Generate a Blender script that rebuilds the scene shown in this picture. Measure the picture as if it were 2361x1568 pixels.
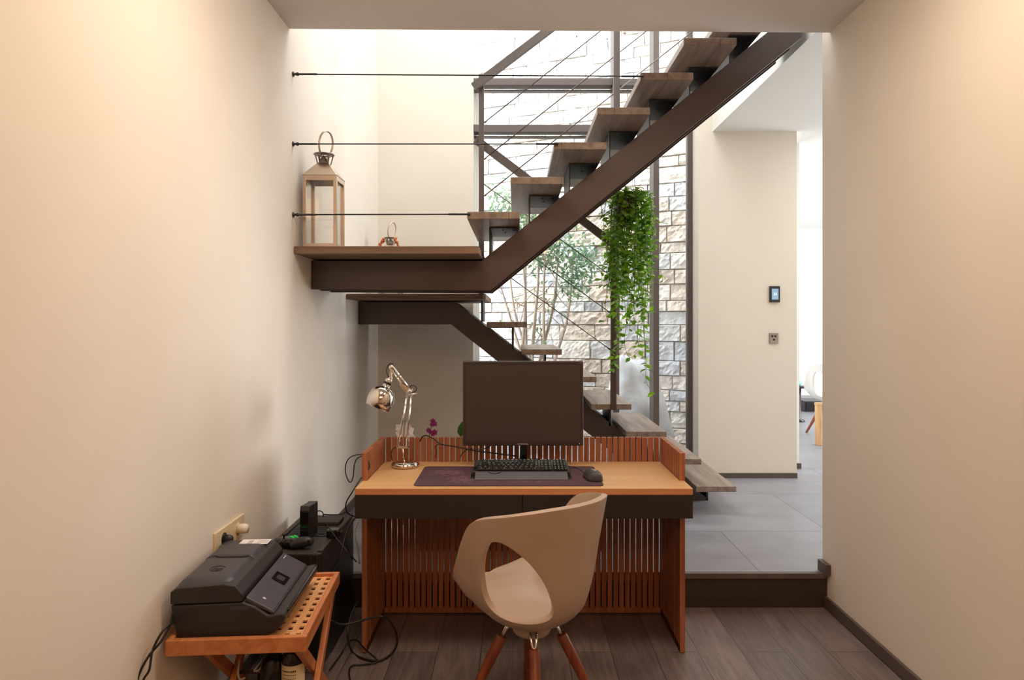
import bpy, bmesh, math, random
from mathutils import Vector, Matrix, noise
from math import radians as R, sin, cos, pi

random.seed(7)
for o in list(bpy.data.objects):
    bpy.data.objects.remove(o, do_unlink=True)
scene = bpy.context.scene
COL = scene.collection

# ---------------------------------------------------------------- camera, world, light, exposure
F, CX, HY, HC = 1574.0, 1188.0, 742.0, 1.443
cam_d = bpy.data.cameras.new('camera')
cam = bpy.data.objects.new('camera', cam_d)
COL.objects.link(cam)
cam.location = (0, 0, HC)
cam.rotation_euler = (R(90), 0, 0)
cam_d.sensor_fit = 'HORIZONTAL'
cam_d.sensor_width = 36
cam_d.lens = 24
cam_d.shift_x = -(CX - 1180.5) / 2361
cam_d.shift_y = -(784 - HY) / 2361
cam_d.clip_start = 0.02
scene.camera = cam
scene.cycles.max_bounces = 8
scene.cycles.caustics_reflective = False
scene.cycles.caustics_refractive = False

w = bpy.data.worlds.new('sky')
scene.world = w
w.use_nodes = True
bg = w.node_tree.nodes['Background']
bg.inputs[0].default_value = (0.82, 0.91, 1.0, 1)
bg.inputs[1].default_value = 7.0


def light(name, kind, loc, energy, color, size=None, target=None, angle=None):
    d = bpy.data.lights.new(name, kind)
    d.energy = energy
    d.color = color
    if kind == 'AREA':
        d.shape = 'RECTANGLE'
        d.size, d.size_y = size
    if angle is not None:
        d.angle = angle
    o = bpy.data.objects.new(name, d)
    COL.objects.link(o)
    o.location = loc
    if target is not None:
        o.rotation_euler = (Vector(target) - Vector(loc)).to_track_quat('-Z', 'Y').to_euler()
    return o


light('sun', 'SUN', (0, 0, 12), 5.0, (1.0, 0.93, 0.84), angle=R(16), target=(0.45, 0.95, 9.6))
# daylight of the roof light over the stair well
light('skylight_daylight', 'AREA', (0.25, 4.55, 5.85), 70, (0.98, 0.98, 1.0), size=(2.4, 1.7), target=(0.0, 4.1, 0.0))
# daylight of the big living-room windows to the right
light('living_room_window_daylight', 'AREA', (7.6, 7.2, 1.8), 300, (0.97, 0.98, 1.0), size=(4.5, 2.4), target=(3.0, 7.0, 1.2))
light('corridor_fill', 'AREA', (3.0, 4.7, 2.95), 10, (1.0, 0.98, 0.96), size=(1.0, 1.0), target=(3.0, 4.7, 0.0))  # added fill to brighten the corridor walls; no lamp is known there
# the warm ceiling lamps of the study, behind the camera
light('study_ceiling_lamp', 'AREA', (0.25, -0.9, 2.84), 32, (1.0, 0.58, 0.30), size=(1.6, 1.0), target=(0.25, -0.3, 0.0))
light('study_downlight_left', 'AREA', (-0.35, 1.95, 2.86), 11, (1.0, 0.80, 0.62), size=(0.5, 0.5), target=(-0.65, 1.95, 0.0))
light('study_downlight_right', 'AREA', (0.85, 1.95, 2.86), 10, (1.0, 0.80, 0.64), size=(0.5, 0.5), target=(1.2, 1.95, 0.0))

vs = scene.view_settings
vs.view_transform = 'Standard'
vs.look = 'None'
vs.gamma = 1.0
vs.use_curve_mapping = False
vs.exposure = 0.5


def P(px, py, d):
    return Vector(((px - CX) * d / F, d, HC + (HY - py) * d / F))


def X(px, d):
    return (px - CX) * d / F


def Z(py, d):
    return HC + (HY - py) * d / F


# ---------------------------------------------------------------- materials
def lin(c):
    out = []
    for v in c:
        v = v / 255.0
        out.append(v / 12.92 if v <= 0.04045 else ((v + 0.055) / 1.055) ** 2.4)
    return tuple(out) + (1.0,)


def base_mat(name, color, rough=0.5, metal=0.0, spec=None, coat=0.0):
    m = bpy.data.materials.new(name)
    m.use_nodes = True
    nt = m.node_tree
    b = nt.nodes['Principled BSDF']
    b.inputs['Base Color'].default_value = lin(color)
    b.inputs['Roughness'].default_value = rough
    b.inputs['Metallic'].default_value = metal
    if spec is not None:
        b.inputs['Specular IOR Level'].default_value = spec
    if coat:
        b.inputs['Coat Weight'].default_value = coat
        b.inputs['Coat Roughness'].default_value = 0.2
    return m, nt, b


def mat(name, color, rough=0.5, metal=0.0, var=0.08, scale=8.0, bump=0.0, bscale=60.0, stretch=(1, 1, 1), **k):
    """principled surface whose colour drifts a little with noise, optional fine bump"""
    m, nt, b = base_mat(name, color, rough, metal, **k)
    tc = nt.nodes.new('ShaderNodeTexCoord')
    mp = nt.nodes.new('ShaderNodeMapping')
    mp.inputs['Scale'].default_value = stretch
    nt.links.new(tc.outputs['Object'], mp.inputs[0])
    n = nt.nodes.new('ShaderNodeTexNoise')
    n.inputs['Scale'].default_value = scale
    n.inputs['Detail'].default_value = 4
    nt.links.new(mp.outputs[0], n.inputs['Vector'])
    cr = nt.nodes.new('ShaderNodeValToRGB')
    c = lin(color)
    cr.color_ramp.elements[0].position = 0.3
    cr.color_ramp.elements[1].position = 0.7
    cr.color_ramp.elements[0].color = tuple(max(0, v * (1 - var)) for v in c[:3]) + (1,)
    cr.color_ramp.elements[1].color = tuple(min(1, v * (1 + var)) for v in c[:3]) + (1,)
    nt.links.new(n.outputs['Fac'], cr.inputs[0])
    nt.links.new(cr.outputs[0], b.inputs['Base Color'])
    if bump:
        n2 = nt.nodes.new('ShaderNodeTexNoise')
        n2.inputs['Scale'].default_value = bscale
        n2.inputs['Detail'].default_value = 5
        nt.links.new(mp.outputs[0], n2.inputs['Vector'])
        bp = nt.nodes.new('ShaderNodeBump')
        bp.inputs['Strength'].default_value = bump
        bp.inputs['Distance'].default_value = 0.01
        nt.links.new(n2.outputs['Fac'], bp.inputs['Height'])
        nt.links.new(bp.outputs[0], b.inputs['Normal'])
    return m


def wood(name, dark, light_, stretch, rough=0.45, scale=6.0, bump=0.15, coat=0.0, joints=None):
    """long-grained wood: noise stretched across the given axes"""
    m, nt, b = base_mat(name, dark, rough, coat=coat)
    tc = nt.nodes.new('ShaderNodeTexCoord')
    mp = nt.nodes.new('ShaderNodeMapping')
    mp.inputs['Scale'].default_value = stretch
    nt.links.new(tc.outputs['Object'], mp.inputs[0])
    n = nt.nodes.new('ShaderNodeTexNoise')
    n.inputs['Scale'].default_value = scale
    n.inputs['Detail'].default_value = 7
    n.inputs['Distortion'].default_value = 0.7
    nt.links.new(mp.outputs[0], n.inputs['Vector'])
    cr = nt.nodes.new('ShaderNodeValToRGB')
    cr.color_ramp.elements[0].position = 0.32
    cr.color_ramp.elements[1].position = 0.68
    cr.color_ramp.elements[0].color = lin(dark)
    cr.color_ramp.elements[1].color = lin(light_)
    nt.links.new(n.outputs['Fac'], cr.inputs[0])
    col = cr.outputs[0]
    if joints:
        ax, off, wdt = joints
        sp = nt.nodes.new('ShaderNodeSeparateXYZ')
        nt.links.new(tc.outputs['Object'], sp.inputs[0])
        mm = nt.nodes.new('ShaderNodeMath'); mm.operation = 'PINGPONG'
        mm.inputs[1].default_value = off
        nt.links.new(sp.outputs[ax], mm.inputs[0])
        lt = nt.nodes.new('ShaderNodeMath'); lt.operation = 'LESS_THAN'
        lt.inputs[1].default_value = wdt
        nt.links.new(mm.outputs[0], lt.inputs[0])
        mx = nt.nodes.new('ShaderNodeMix'); mx.data_type = 'RGBA'
        nt.links.new(lt.outputs[0], mx.inputs[0])
        nt.links.new(col, mx.inputs[6])
        mx.inputs[7].default_value = lin(tuple(v * 0.55 for v in dark))
        col = mx.outputs[2]
    nt.links.new(col, b.inputs['Base Color'])
    bp = nt.nodes.new('ShaderNodeBump')
    bp.inputs['Strength'].default_value = bump
    bp.inputs['Distance'].default_value = 0.003
    nt.links.new(n.outputs['Fac'], bp.inputs['Height'])
    nt.links.new(bp.outputs[0], b.inputs['Normal'])
    return m


def brick_mat(name, c1, c2, cm, bw, bh, mortar, rough, swap=False, grain=(1, 1, 1), gscale=5.0, gamt=0.5, bump=0.2, offset=0.5, rot=0.0, rvar=0.0):
    m, nt, b = base_mat(name, c1, rough)
    tc = nt.nodes.new('ShaderNodeTexCoord')
    mp = nt.nodes.new('ShaderNodeMapping')
    mp.inputs['Rotation'].default_value = (0, 0, rot + (R(90) if swap else 0))
    nt.links.new(tc.outputs['Object'], mp.inputs[0])
    br = nt.nodes.new('ShaderNodeTexBrick')
    br.inputs['Scale'].default_value = 1.0
    br.inputs['Brick Width'].default_value = bw
    br.inputs['Row Height'].default_value = bh
    br.inputs['Mortar Size'].default_value = mortar
    br.inputs['Mortar Smooth'].default_value = 0.1
    br.inputs['Color1'].default_value = lin(c1)
    br.inputs['Color2'].default_value = lin(c2)
    br.inputs['Mortar'].default_value = lin(cm)
    br.offset = offset
    nt.links.new(mp.outputs[0], br.inputs['Vector'])
    mp2 = nt.nodes.new('ShaderNodeMapping')
    mp2.inputs['Scale'].default_value = grain
    nt.links.new(mp.outputs[0], mp2.inputs[0])
    n = nt.nodes.new('ShaderNodeTexNoise')
    n.inputs['Scale'].default_value = gscale
    n.inputs['Detail'].default_value = 8
    n.inputs['Roughness'].default_value = 0.65
    n.inputs['Distortion'].default_value = 0.5
    nt.links.new(mp2.outputs[0], n.inputs['Vector'])
    mr = nt.nodes.new('ShaderNodeMapRange')
    mr.inputs[1].default_value = 0.25
    mr.inputs[2].default_value = 0.75
    mr.inputs[3].default_value = 1 - gamt
    mr.inputs[4].default_value = 1 + gamt
    nt.links.new(n.outputs['Fac'], mr.inputs[0])
    vm = nt.nodes.new('ShaderNodeVectorMath'); vm.operation = 'SCALE'
    nt.links.new(br.outputs['Color'], vm.inputs[0])
    nt.links.new(mr.outputs[0], vm.inputs['Scale'])
    nt.links.new(vm.outputs[0], b.inputs['Base Color'])
    if rvar:
        mr2 = nt.nodes.new('ShaderNodeMapRange')
        mr2.inputs[3].default_value = rough - rvar
        mr2.inputs[4].default_value = rough + rvar
        nt.links.new(n.outputs['Fac'], mr2.inputs[0])
        nt.links.new(mr2.outputs[0], b.inputs['Roughness'])
    bp = nt.nodes.new('ShaderNodeBump')
    bp.inputs['Strength'].default_value = bump
    bp.inputs['Distance'].default_value = 0.004
    nt.links.new(n.outputs['Fac'], bp.inputs['Height'])
    nt.links.new(bp.outputs[0], b.inputs['Normal'])
    return m


def glass_mat(name, tint=(1, 1, 1), refl=0.08):
    m = bpy.data.materials.new(name)
    m.use_nodes = True
    nt = m.node_tree
    nt.nodes.clear()
    out = nt.nodes.new('ShaderNodeOutputMaterial')
    t = nt.nodes.new('ShaderNodeBsdfTransparent')
    t.inputs[0].default_value = tuple(tint) + (1,)
    g = nt.nodes.new('ShaderNodeBsdfGlossy')
    g.inputs['Roughness'].default_value = 0.02
    lw = nt.nodes.new('ShaderNodeLayerWeight')
    lw.inputs[0].default_value = 0.25
    ml = nt.nodes.new('ShaderNodeMath'); ml.operation = 'MULTIPLY_ADD'
    ml.inputs[1].default_value = 0.5
    ml.inputs[2].default_value = refl * 0.5
    nt.links.new(lw.outputs['Fresnel'], ml.inputs[0])
    mx = nt.nodes.new('ShaderNodeMixShader')
    nt.links.new(ml.outputs[0], mx.inputs[0])
    nt.links.new(t.outputs[0], mx.inputs[1])
    nt.links.new(g.outputs[0], mx.inputs[2])
    nt.links.new(mx.outputs[0], out.inputs[0])
    return m


def leaf_mat(name, color, trans=0.45):
    m, nt, b = base_mat(name, color, 0.45)
    out = nt.nodes['Material Output']
    tr = nt.nodes.new('ShaderNodeBsdfTranslucent')
    tr.inputs[0].default_value = lin(color)
    mx = nt.nodes.new('ShaderNodeMixShader')
    mx.inputs[0].default_value = trans
    nt.links.new(b.outputs[0], mx.inputs[1])
    nt.links.new(tr.outputs[0], mx.inputs[2])
    nt.links.new(mx.outputs[0], out.inputs[0])
    return m


def glow_mat(name, color, strength):
    m, nt, b = base_mat(name, color, 0.4)
    b.inputs['Emission Color'].default_value = lin(color)
    b.inputs['Emission Strength'].default_value = strength
    return m


M = {}
M['wall'] = mat('wall_paint', (232, 224, 211), 0.85, var=0.015, scale=3, bump=0.03, bscale=220)
M['ceil'] = mat('ceiling_paint', (226, 221, 216), 0.9, var=0.01, scale=3, bump=0.02, bscale=200)
M['white'] = mat('white_paint', (240, 240, 236), 0.8, var=0.01, scale=3)
M['plank'] = brick_mat('dark_floor_planks', (126, 112, 108), (102, 92, 90), (50, 44, 43), 1.9, 0.19, 0.0016, 0.38, swap=True,
                       grain=(1.2, 14, 1), gscale=3.5, gamt=0.45, bump=0.35, rot=R(0), rvar=0.12)
M['tile'] = brick_mat('grey_stone_tiles', (136, 136, 141), (129, 129, 135), (100, 100, 105), 1.3, 0.9, 0.004, 0.45,
                      grain=(1, 2.2, 1), gscale=3.0, gamt=0.22, bump=0.12, rvar=0.15)
M['riser'] = mat('dark_riser_board', (58, 46, 40), 0.5, var=0.15, scale=9, stretch=(0.3, 1, 4))
M['base'] = mat('dark_baseboard', (88, 76, 72), 0.5, var=0.08, scale=6)
M['steel'] = mat('bronze_painted_steel', (82, 70, 67), 0.42, metal=0.25, var=0.10, scale=3, bump=0.04, bscale=150)
M['steel2'] = mat('bronze_window_steel_hazed', (100, 90, 88), 0.45, metal=0.2, var=0.05, scale=3)  # lightened: haze over the upper steelwork is put into this colour
M['bracket'] = mat('black_steel', (44, 43, 47), 0.5, metal=0.2, var=0.2, scale=12)
M['tread'] = wood('weathered_tread_wood', (112, 98, 88), (152, 138, 126), (1, 9, 9), rough=0.45, scale=2.6, bump=0.4)
M['treadn'] = wood('weathered_tread_wood_long', (116, 100, 89), (156, 141, 128), (9, 0.8, 9), rough=0.42, scale=2.6, bump=0.4, joints=(0, 0.133, 0.0012))
M['landing'] = wood('weathered_landing_wood', (106, 82, 66), (142, 114, 93), (0.8, 9, 9), rough=0.6, scale=2.6, bump=0.4)
M['desktop'] = wood('light_oak_top', (206, 160, 106), (222, 180, 126), (0.7, 14, 6), rough=0.38, scale=2.2, bump=0.06)
M['deskedge'] = wood('oak_edge', (190, 124, 82), (208, 144, 100), (0.7, 8, 16), rough=0.4, scale=2.2, bump=0.06)
M['slat'] = wood('red_slat_wood', (140, 80, 51), (174, 110, 75), (30, 30, 1.0), rough=0.42, scale=1.6, bump=0.1)
M['drawer'] = mat('black_drawer_lacquer', (38, 32, 31), 0.45, var=0.05, scale=5)
M['tray'] = wood('oiled_tray_wood', (182, 108, 62), (210, 138, 88), (8, 1.2, 8), rough=0.42, scale=3, bump=0.1)
M['traylat'] = wood('lattice_wood', (214, 150, 96), (232, 176, 122), (6, 1.5, 6), rough=0.45, scale=3, bump=0.1)
M['leg'] = wood('walnut_leg', (112, 54, 34), (146, 78, 50), (14, 14, 1.5), rough=0.35, scale=2.5, bump=0.05)
M['shell'] = mat('taupe_shell_plastic', (186, 163, 144), 0.42, var=0.02, scale=3)
M['shellw'] = mat('white_shell_plastic', (225, 224, 220), 0.45, var=0.02, scale=3)
M['chrome'] = mat('polished_chrome', (222, 214, 206), 0.09, metal=1.0, var=0.03, scale=5)
M['nickel'] = mat('brushed_nickel', (196, 176, 158), 0.28, metal=1.0, var=0.10, scale=6, stretch=(1, 1, 0.15))
M['dulln'] = mat('dull_metal', (150, 140, 130), 0.4, metal=1.0, var=0.1, scale=6)
M['blk'] = mat('black_plastic', (34, 31, 32), 0.42, var=0.06, scale=8)
M['blkg'] = mat('black_gloss_plastic', (22, 20, 21), 0.12, var=0.05, scale=8)
M['printer'] = mat('printer_charcoal_sheen', (60, 57, 64), 0.38, var=0.05, scale=8, bump=0.03, bscale=400)  # lighter tone carries the bluish sheen of the printer's upper faces
M['printer2'] = mat('printer_side_plastic', (40, 36, 36), 0.45, var=0.05, scale=8, bump=0.03, bscale=400)
M['panel'] = mat('printer_panel_plastic', (72, 68, 78), 0.35, var=0.04, scale=8)
M['screen'] = mat('monitor_screen', (66, 57, 54), 0.28, var=0.02, scale=3)  # raised brown base colour stands in for the room's warm reflection
M['bezel'] = mat('monitor_bezel', (52, 43, 40), 0.38, var=0.03, scale=3)
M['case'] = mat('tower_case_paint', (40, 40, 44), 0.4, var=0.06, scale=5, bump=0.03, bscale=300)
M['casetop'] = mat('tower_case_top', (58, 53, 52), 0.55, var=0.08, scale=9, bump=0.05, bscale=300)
M['mousepad'] = mat('plum_mouse_pad', (78, 52, 62), 0.85, var=0.10, scale=5, bump=0.04, bscale=500)
M['mauve'] = mat('mauve_print', (122, 84, 96), 0.85, var=0.25, scale=30)
M['grey'] = mat('grey_rest', (92, 90, 100), 0.6, var=0.04, scale=8)
M['cable'] = mat('black_cable', (26, 24, 24), 0.5, var=0.05, scale=20)
M['wire'] = mat('steel_wire_rope', (92, 82, 78), 0.35, metal=0.7, var=0.1, scale=60)
M['greycable'] = mat('pale_cable', (188, 178, 168), 0.5, var=0.05, scale=20)
M['cream'] = mat('cream_socket_plastic', (226, 208, 172), 0.4, var=0.02, scale=5)
M['plugw'] = mat('white_plug_plastic', (232, 224, 208), 0.35, var=0.02, scale=5)
M['paper'] = mat('printed_paper', (236, 230, 230), 0.7, var=0.02, scale=20)
M['ink'] = mat('dark_print', (40, 34, 40), 0.6, var=0.05)
M['silver'] = mat('silver_lettering', (208, 204, 200), 0.4, metal=0.3, var=0.03)
M['glass'] = glass_mat('window_glass')
M['lglass'] = glass_mat('lantern_glass', (0.97, 0.97, 0.96), 0.1)
M['keylit'] = glow_mat('backlit_legends', (205, 225, 220), 0.3)
M['green'] = glow_mat('green_button', (30, 190, 70), 0.15)
M['stat'] = glow_mat('thermostat_display', (120, 150, 175), 0.55)
M['statw'] = glow_mat('thermostat_digits', (235, 245, 250), 0.9)
M['filament'] = glow_mat('lamp_filament', (255, 190, 90), 2.5)
M['leafA'] = leaf_mat('vine_leaf_green', (140, 190, 52), 0.6)
M['leafB'] = leaf_mat('vine_leaf_dark', (96, 150, 40), 0.6)
M['leafC'] = leaf_mat('vine_leaf_pale', (196, 222, 138), 0.6)
M['stem'] = mat('vine_stem', (86, 116, 50), 0.6, var=0.1)
M['pot'] = mat('dark_brown_pot', (74, 54, 46), 0.6, var=0.1)
M['treeA'] = leaf_mat('tree_leaf_grey_green', (140, 168, 128), 0.5)
M['treeB'] = leaf_mat('tree_leaf_dark_green', (104, 138, 108), 0.5)
M['bark'] = mat('pale_bark', (172, 156, 142), 0.8, var=0.25, scale=20, bump=0.4, bscale=60, stretch=(1, 1, 0.3))
M['rock'] = mat('white_rock', (206, 208, 210), 0.8, var=0.22, scale=5, bump=0.9, bscale=12)
M['gravel'] = mat('pale_gravel', (196, 190, 180), 0.9, var=0.25, scale=60, bump=0.6, bscale=90)
M['planter'] = mat('terracotta_planter', (120, 66, 46), 0.6, var=0.12, scale=7)
M['purple'] = leaf_mat('orchid_petal_purple', (142, 44, 110), 0.25)
M['petal'] = leaf_mat('orchid_petal_white', (236, 230, 232), 0.3)
M['dleaf'] = leaf_mat('orchid_leaf', (52, 88, 36), 0.15)
M['orange'] = mat('orange_beads', (196, 108, 58), 0.5, var=0.25, scale=60)
M['wine'] = mat('dark_wine_glass', (30, 16, 18), 0.08, var=0.1)
M['label'] = mat('cream_bottle_label', (214, 196, 158), 0.6, var=0.05, scale=30)
M['oak'] = wood('pale_oak', (196, 150, 100), (214, 172, 124), (8, 8, 1), rough=0.5)
M['teal'] = mat('turquoise_glaze', (130, 206, 204), 0.3, var=0.1)
STONES = []
for i, c in enumerate([(218, 207, 196), (222, 215, 207), (208, 195, 182), (210, 210, 210), (196, 198, 203), (220, 206, 192)]):
    STONES.append(mat('split_stone_%s' % 'abcdef'[i], c, 0.9, var=0.16, scale=12, bump=0.9, bscale=38))


# ---------------------------------------------------------------- mesh helpers
class B:
    def __init__(s):
        s.bm = bmesh.new()
        s.mi = 0

    def _f(s, vs_):
        try:
            f = s.bm.faces.new(vs_)
            f.material_index = s.mi
            return f
        except ValueError:
            return None

    def box(s, x0, x1, y0, y1, z0, z1, mtx=None):
        v = [Vector((x, y, z)) for x in (x0, x1) for y in (y0, y1) for z in (z0, z1)]
        if mtx is not None:
            v = [mtx @ p for p in v]
        v = [s.bm.verts.new(p) for p in v]
        for q in ((0, 1, 3, 2), (4, 6, 7, 5), (0, 4, 5, 1), (2, 3, 7, 6), (0, 2, 6, 4), (1, 5, 7, 3)):
            s._f([v[i] for i in q])
        return s

    def bar(s, p, q, w_, h_, up=(0, 1, 0)):
        """bar from p to q, w_ along 'up'-perpendicular, h_ along up"""
        p, q = Vector(p), Vector(q)
        d = (q - p).normalized()
        u = Vector(up)
        u = (u - d * u.dot(d)).normalized()
        n = d.cross(u)
        vv = []
        for c in (p, q):
            for a, b in ((-1, -1), (1, -1), (1, 1), (-1, 1)):
                vv.append(s.bm.verts.new(c + n * (a * w_ / 2) + u * (b * h_ / 2)))
        s._f(vv[3::-1]); s._f(vv[4:8])
        for i in range(4):
            j = (i + 1) % 4
            s._f([vv[i], vv[j], vv[4 + j], vv[4 + i]])
        return s

    def prism(s, pts, a0, a1, plane='xz'):
        """polygon pts extruded from a0 to a1 along the missing axis"""
        def mk(p, a):
            if plane == 'xz':
                return (p[0], a, p[1])
            if plane == 'xy':
                return (p[0], p[1], a)
            return (a, p[0], p[1])
        v0 = [s.bm.verts.new(mk(p, a0)) for p in pts]
        v1 = [s.bm.verts.new(mk(p, a1)) for p in pts]
        s._f(v0); s._f(v1[::-1])
        n = len(pts)
        for i in range(n):
            j = (i + 1) % n
            s._f([v0[i], v1[i], v1[j], v0[j]])
        return s

    def tube(s, pts, r, seg=8, cap=True):
        pts = [Vector(p) for p in pts]
        n = len(pts)
        rs = r if isinstance(r, (list, tuple)) else [r] * n
        t0 = (pts[1] - pts[0]).normalized()
        u = Vector((0, 0, 1)) if abs(t0.z) < 0.9 else Vector((1, 0, 0))
        u = (u - t0 * u.dot(t0)).normalized()
        rings = []
        for i in range(n):
            a = pts[max(i - 1, 0)]
            b = pts[min(i + 1, n - 1)]
            t = (b - a)
            t = t.normalized() if t.length > 1e-9 else t0
            u = u - t * u.dot(t)
            if u.length < 1e-6:
                u = Vector((1, 0, 0)) - t * t.x
            u.normalize()
            v = t.cross(u)
            rings.append([s.bm.verts.new(pts[i] + (u * cos(k * 2 * pi / seg) + v * sin(k * 2 * pi / seg)) * rs[i]) for k in range(seg)])
        for i in range(n - 1):
            for k in range(seg):
                j = (k + 1) % seg
                f = s._f([rings[i][k], rings[i][j], rings[i + 1][j], rings[i + 1][k]])
                if f: f.smooth = True
        if cap:
            s._f(rings[0][::-1]); s._f(rings[-1])
        return s

    def lathe(s, prof, mtx=None, seg=32, close=False):
        """prof = (r, z) list turned round Z, then placed by mtx"""
        mtx = mtx or Matrix.Identity(4)
        rings = []
        for r, z in prof:
            if r < 1e-6:
                rings.append([s.bm.verts.new(mtx @ Vector((0, 0, z)))])
            else:
                rings.append([s.bm.verts.new(mtx @ Vector((r * cos(k * 2 * pi / seg), r * sin(k * 2 * pi / seg), z))) for k in range(seg)])
        pairs = list(zip(rings[:-1], rings[1:]))
        if close:
            pairs.append((rings[-1], rings[0]))
        for a, b in pairs:
            for k in range(seg):
                j = (k + 1) % seg
                if len(a) == 1 and len(b) == 1:
                    continue
                if len(a) == 1:
                    f = s._f([a[0], b[j], b[k]])
                elif len(b) == 1:
                    f = s._f([a[k], a[j], b[0]])
                else:
                    f = s._f([a[k], a[j], b[j], b[k]])
                if f: f.smooth = True
        return s

    def ball(s, c, r, seg=12, rings=8, sc=(1, 1, 1)):
        pr = [(r * sin(pi * i / rings), -r * cos(pi * i / rings)) for i in range(rings + 1)]
        s.lathe(pr, Matrix.Translation(Vector(c)) @ Matrix.Diagonal(Vector(sc + (1,) if isinstance(sc, tuple) else sc)), seg)
        return s

    def leaf(s, c, d, n, L, W, fold=0.25):
        """pointed leaf: 6 verts with a folded midrib"""
        d = Vector(d).normalized()
        n = Vector(n)
        n = (n - d * n.dot(d))
        n = n.normalized() if n.length > 1e-5 else d.orthogonal().normalized()
        sd = d.cross(n)
        c = Vector(c)
        a = s.bm.verts.new(c)
        m1 = s.bm.verts.new(c + d * L * 0.45 - n * fold * W * 0.4)
        e = s.bm.verts.new(c + d * L - n * fold * W)
        l1 = s.bm.verts.new(c + d * L * 0.28 + sd * W * 0.45)
        l2 = s.bm.verts.new(c + d * L * 0.62 + sd * W * 0.42)
        r1 = s.bm.verts.new(c + d * L * 0.28 - sd * W * 0.45)
        r2 = s.bm.verts.new(c + d * L * 0.62 - sd * W * 0.42)
        for q in ((a, l1, m1), (m1, l1, l2), (m1, l2, e), (a, m1, r1), (m1, r2, r1), (m1, e, r2)):
            f = s._f(list(q))
            if f: f.smooth = True
        return s


def kids_origin(o):
    v = Vector((0, 0, 0))
    while o is not None:
        v += o.location
        o = o.parent
    return v


def tag(o, label=None, cat=None, group=None, kind=None):
    if label: o['label'] = label
    if cat: o['category'] = cat
    if group: o['group'] = group
    if kind: o['kind'] = kind
    return o


def obj(name, b, m, parent=None, local=False, bevel=0.0, smooth=False, seg=2):
    """link a B as ONE mesh object; geometry is given in world space unless local"""
    bm = b.bm
    bmesh.ops.recalc_face_normals(bm, faces=bm.faces)
    me = bpy.data.meshes.new(name)
    o = bpy.data.objects.new(name, me)
    if parent is not None:
        if not local:
            bmesh.ops.translate(bm, verts=bm.verts, vec=-kids_origin(parent))
        o.parent = parent
    elif not local and len(bm.verts):
        xs = [v.co.x for v in bm.verts]; ys = [v.co.y for v in bm.verts]; zs = [v.co.z for v in bm.verts]
        c = Vector(((min(xs) + max(xs)) / 2, (min(ys) + max(ys)) / 2, min(zs)))
        bmesh.ops.translate(bm, verts=bm.verts, vec=-c)
        o.location = c
    if smooth:
        for f in bm.faces:
            f.smooth = True
    bm.to_mesh(me)
    bm.free()
    for x in (m if isinstance(m, (list, tuple)) else [m]):
        me.materials.append(x)
    COL.objects.link(o)
    if bevel:
        md = o.modifiers.new('bevel', 'BEVEL')
        md.width = bevel
        md.segments = seg
        md.limit_method = 'ANGLE'
        md.angle_limit = R(35)
    return o


def thing(name, label, cat, loc=(0, 0, 0), rotz=0.0, group=None, kind=None):
    o = bpy.data.objects.new(name, None)
    o.empty_display_size = 0.1
    COL.objects.link(o)
    o.location = loc
    o.rotation_euler = (0, 0, rotz)
    return tag(o, label, cat, group, kind)


def struct(name, b, m, parent=None, bevel=0.0):
    o = obj(name, b, m, parent, bevel=bevel)
    if parent is None:
        o['kind'] = 'structure'
    return o


def copy_tree(o, parent=None):
    c = o.copy()
    COL.objects.link(c)
    c.parent = parent
    for ch in list(o.children):
        copy_tree(ch, c)
    return c


def crom(pts, n=8):
    """smooth curve through points"""
    pts = [Vector(p) for p in pts]
    q = [pts[0] * 2 - pts[1]] + pts + [pts[-1] * 2 - pts[-2]]
    out = []
    for i in range(1, len(q) - 2):
        for k in range(n):
            t = k / n
            a, b, c, d = q[i - 1], q[i], q[i + 1], q[i + 2]
            out.append(0.5 * ((2 * b) + (c - a) * t + (2 * a - 5 * b + 4 * c - d) * t * t + (3 * b - 3 * c + d - a) * t ** 3))
    out.append(pts[-1])
    return out


def text_obj(name, s, size, m, parent, mtx, extrude=0.0004, shear=0.0):
    cu = bpy.data.curves.new(name, 'FONT')
    cu.body = s
    cu.size = size
    cu.align_x = 'CENTER'
    cu.align_y = 'CENTER'
    cu.extrude = extrude
    cu.shear = shear
    tmp = bpy.data.objects.new(name + '_tmp', cu)
    COL.objects.link(tmp)
    dg = bpy.context.evaluated_depsgraph_get()
    me = bpy.data.meshes.new_from_object(tmp.evaluated_get(dg))
    bpy.data.objects.remove(tmp, do_unlink=True)
    me.transform(mtx)
    me.transform(Matrix.Translation(-kids_origin(parent)) if parent is not None and not parent.get('_local') else Matrix.Identity(4))
    me.materials.clear()
    me.materials.append(m)
    o = bpy.data.objects.new(name, me)
    COL.objects.link(o)
    o.parent = parent
    return o


def frame_mtx(loc, xaxis, yaxis):
    x = Vector(xaxis).normalized(); y = Vector(yaxis)
    y = (y - x * y.dot(x)).normalized()
    z = x.cross(y)
    m = Matrix((x, y, z)).transposed().to_4x4()
    m.translation = Vector(loc)
    return m


def axis_mtx(loc, z):
    m = Vector(z).normalized().to_track_quat('Z', 'Y').to_matrix().to_4x4()
    m.translation = Vector(loc)
    return m


# ================================================================ the room
LX, RX = -1.116, 1.575          # inner faces of the left and the right wall
SLAB = 2.890                     # underside of the near ceiling
PZ = 0.174                       # top of the raised tiled floor
TOP = 6.0
YB = 5.55                        # rear wall
WX0, WX1 = X(1091, YB), X(1610, YB)
YR = 3.468                       # riser

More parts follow.
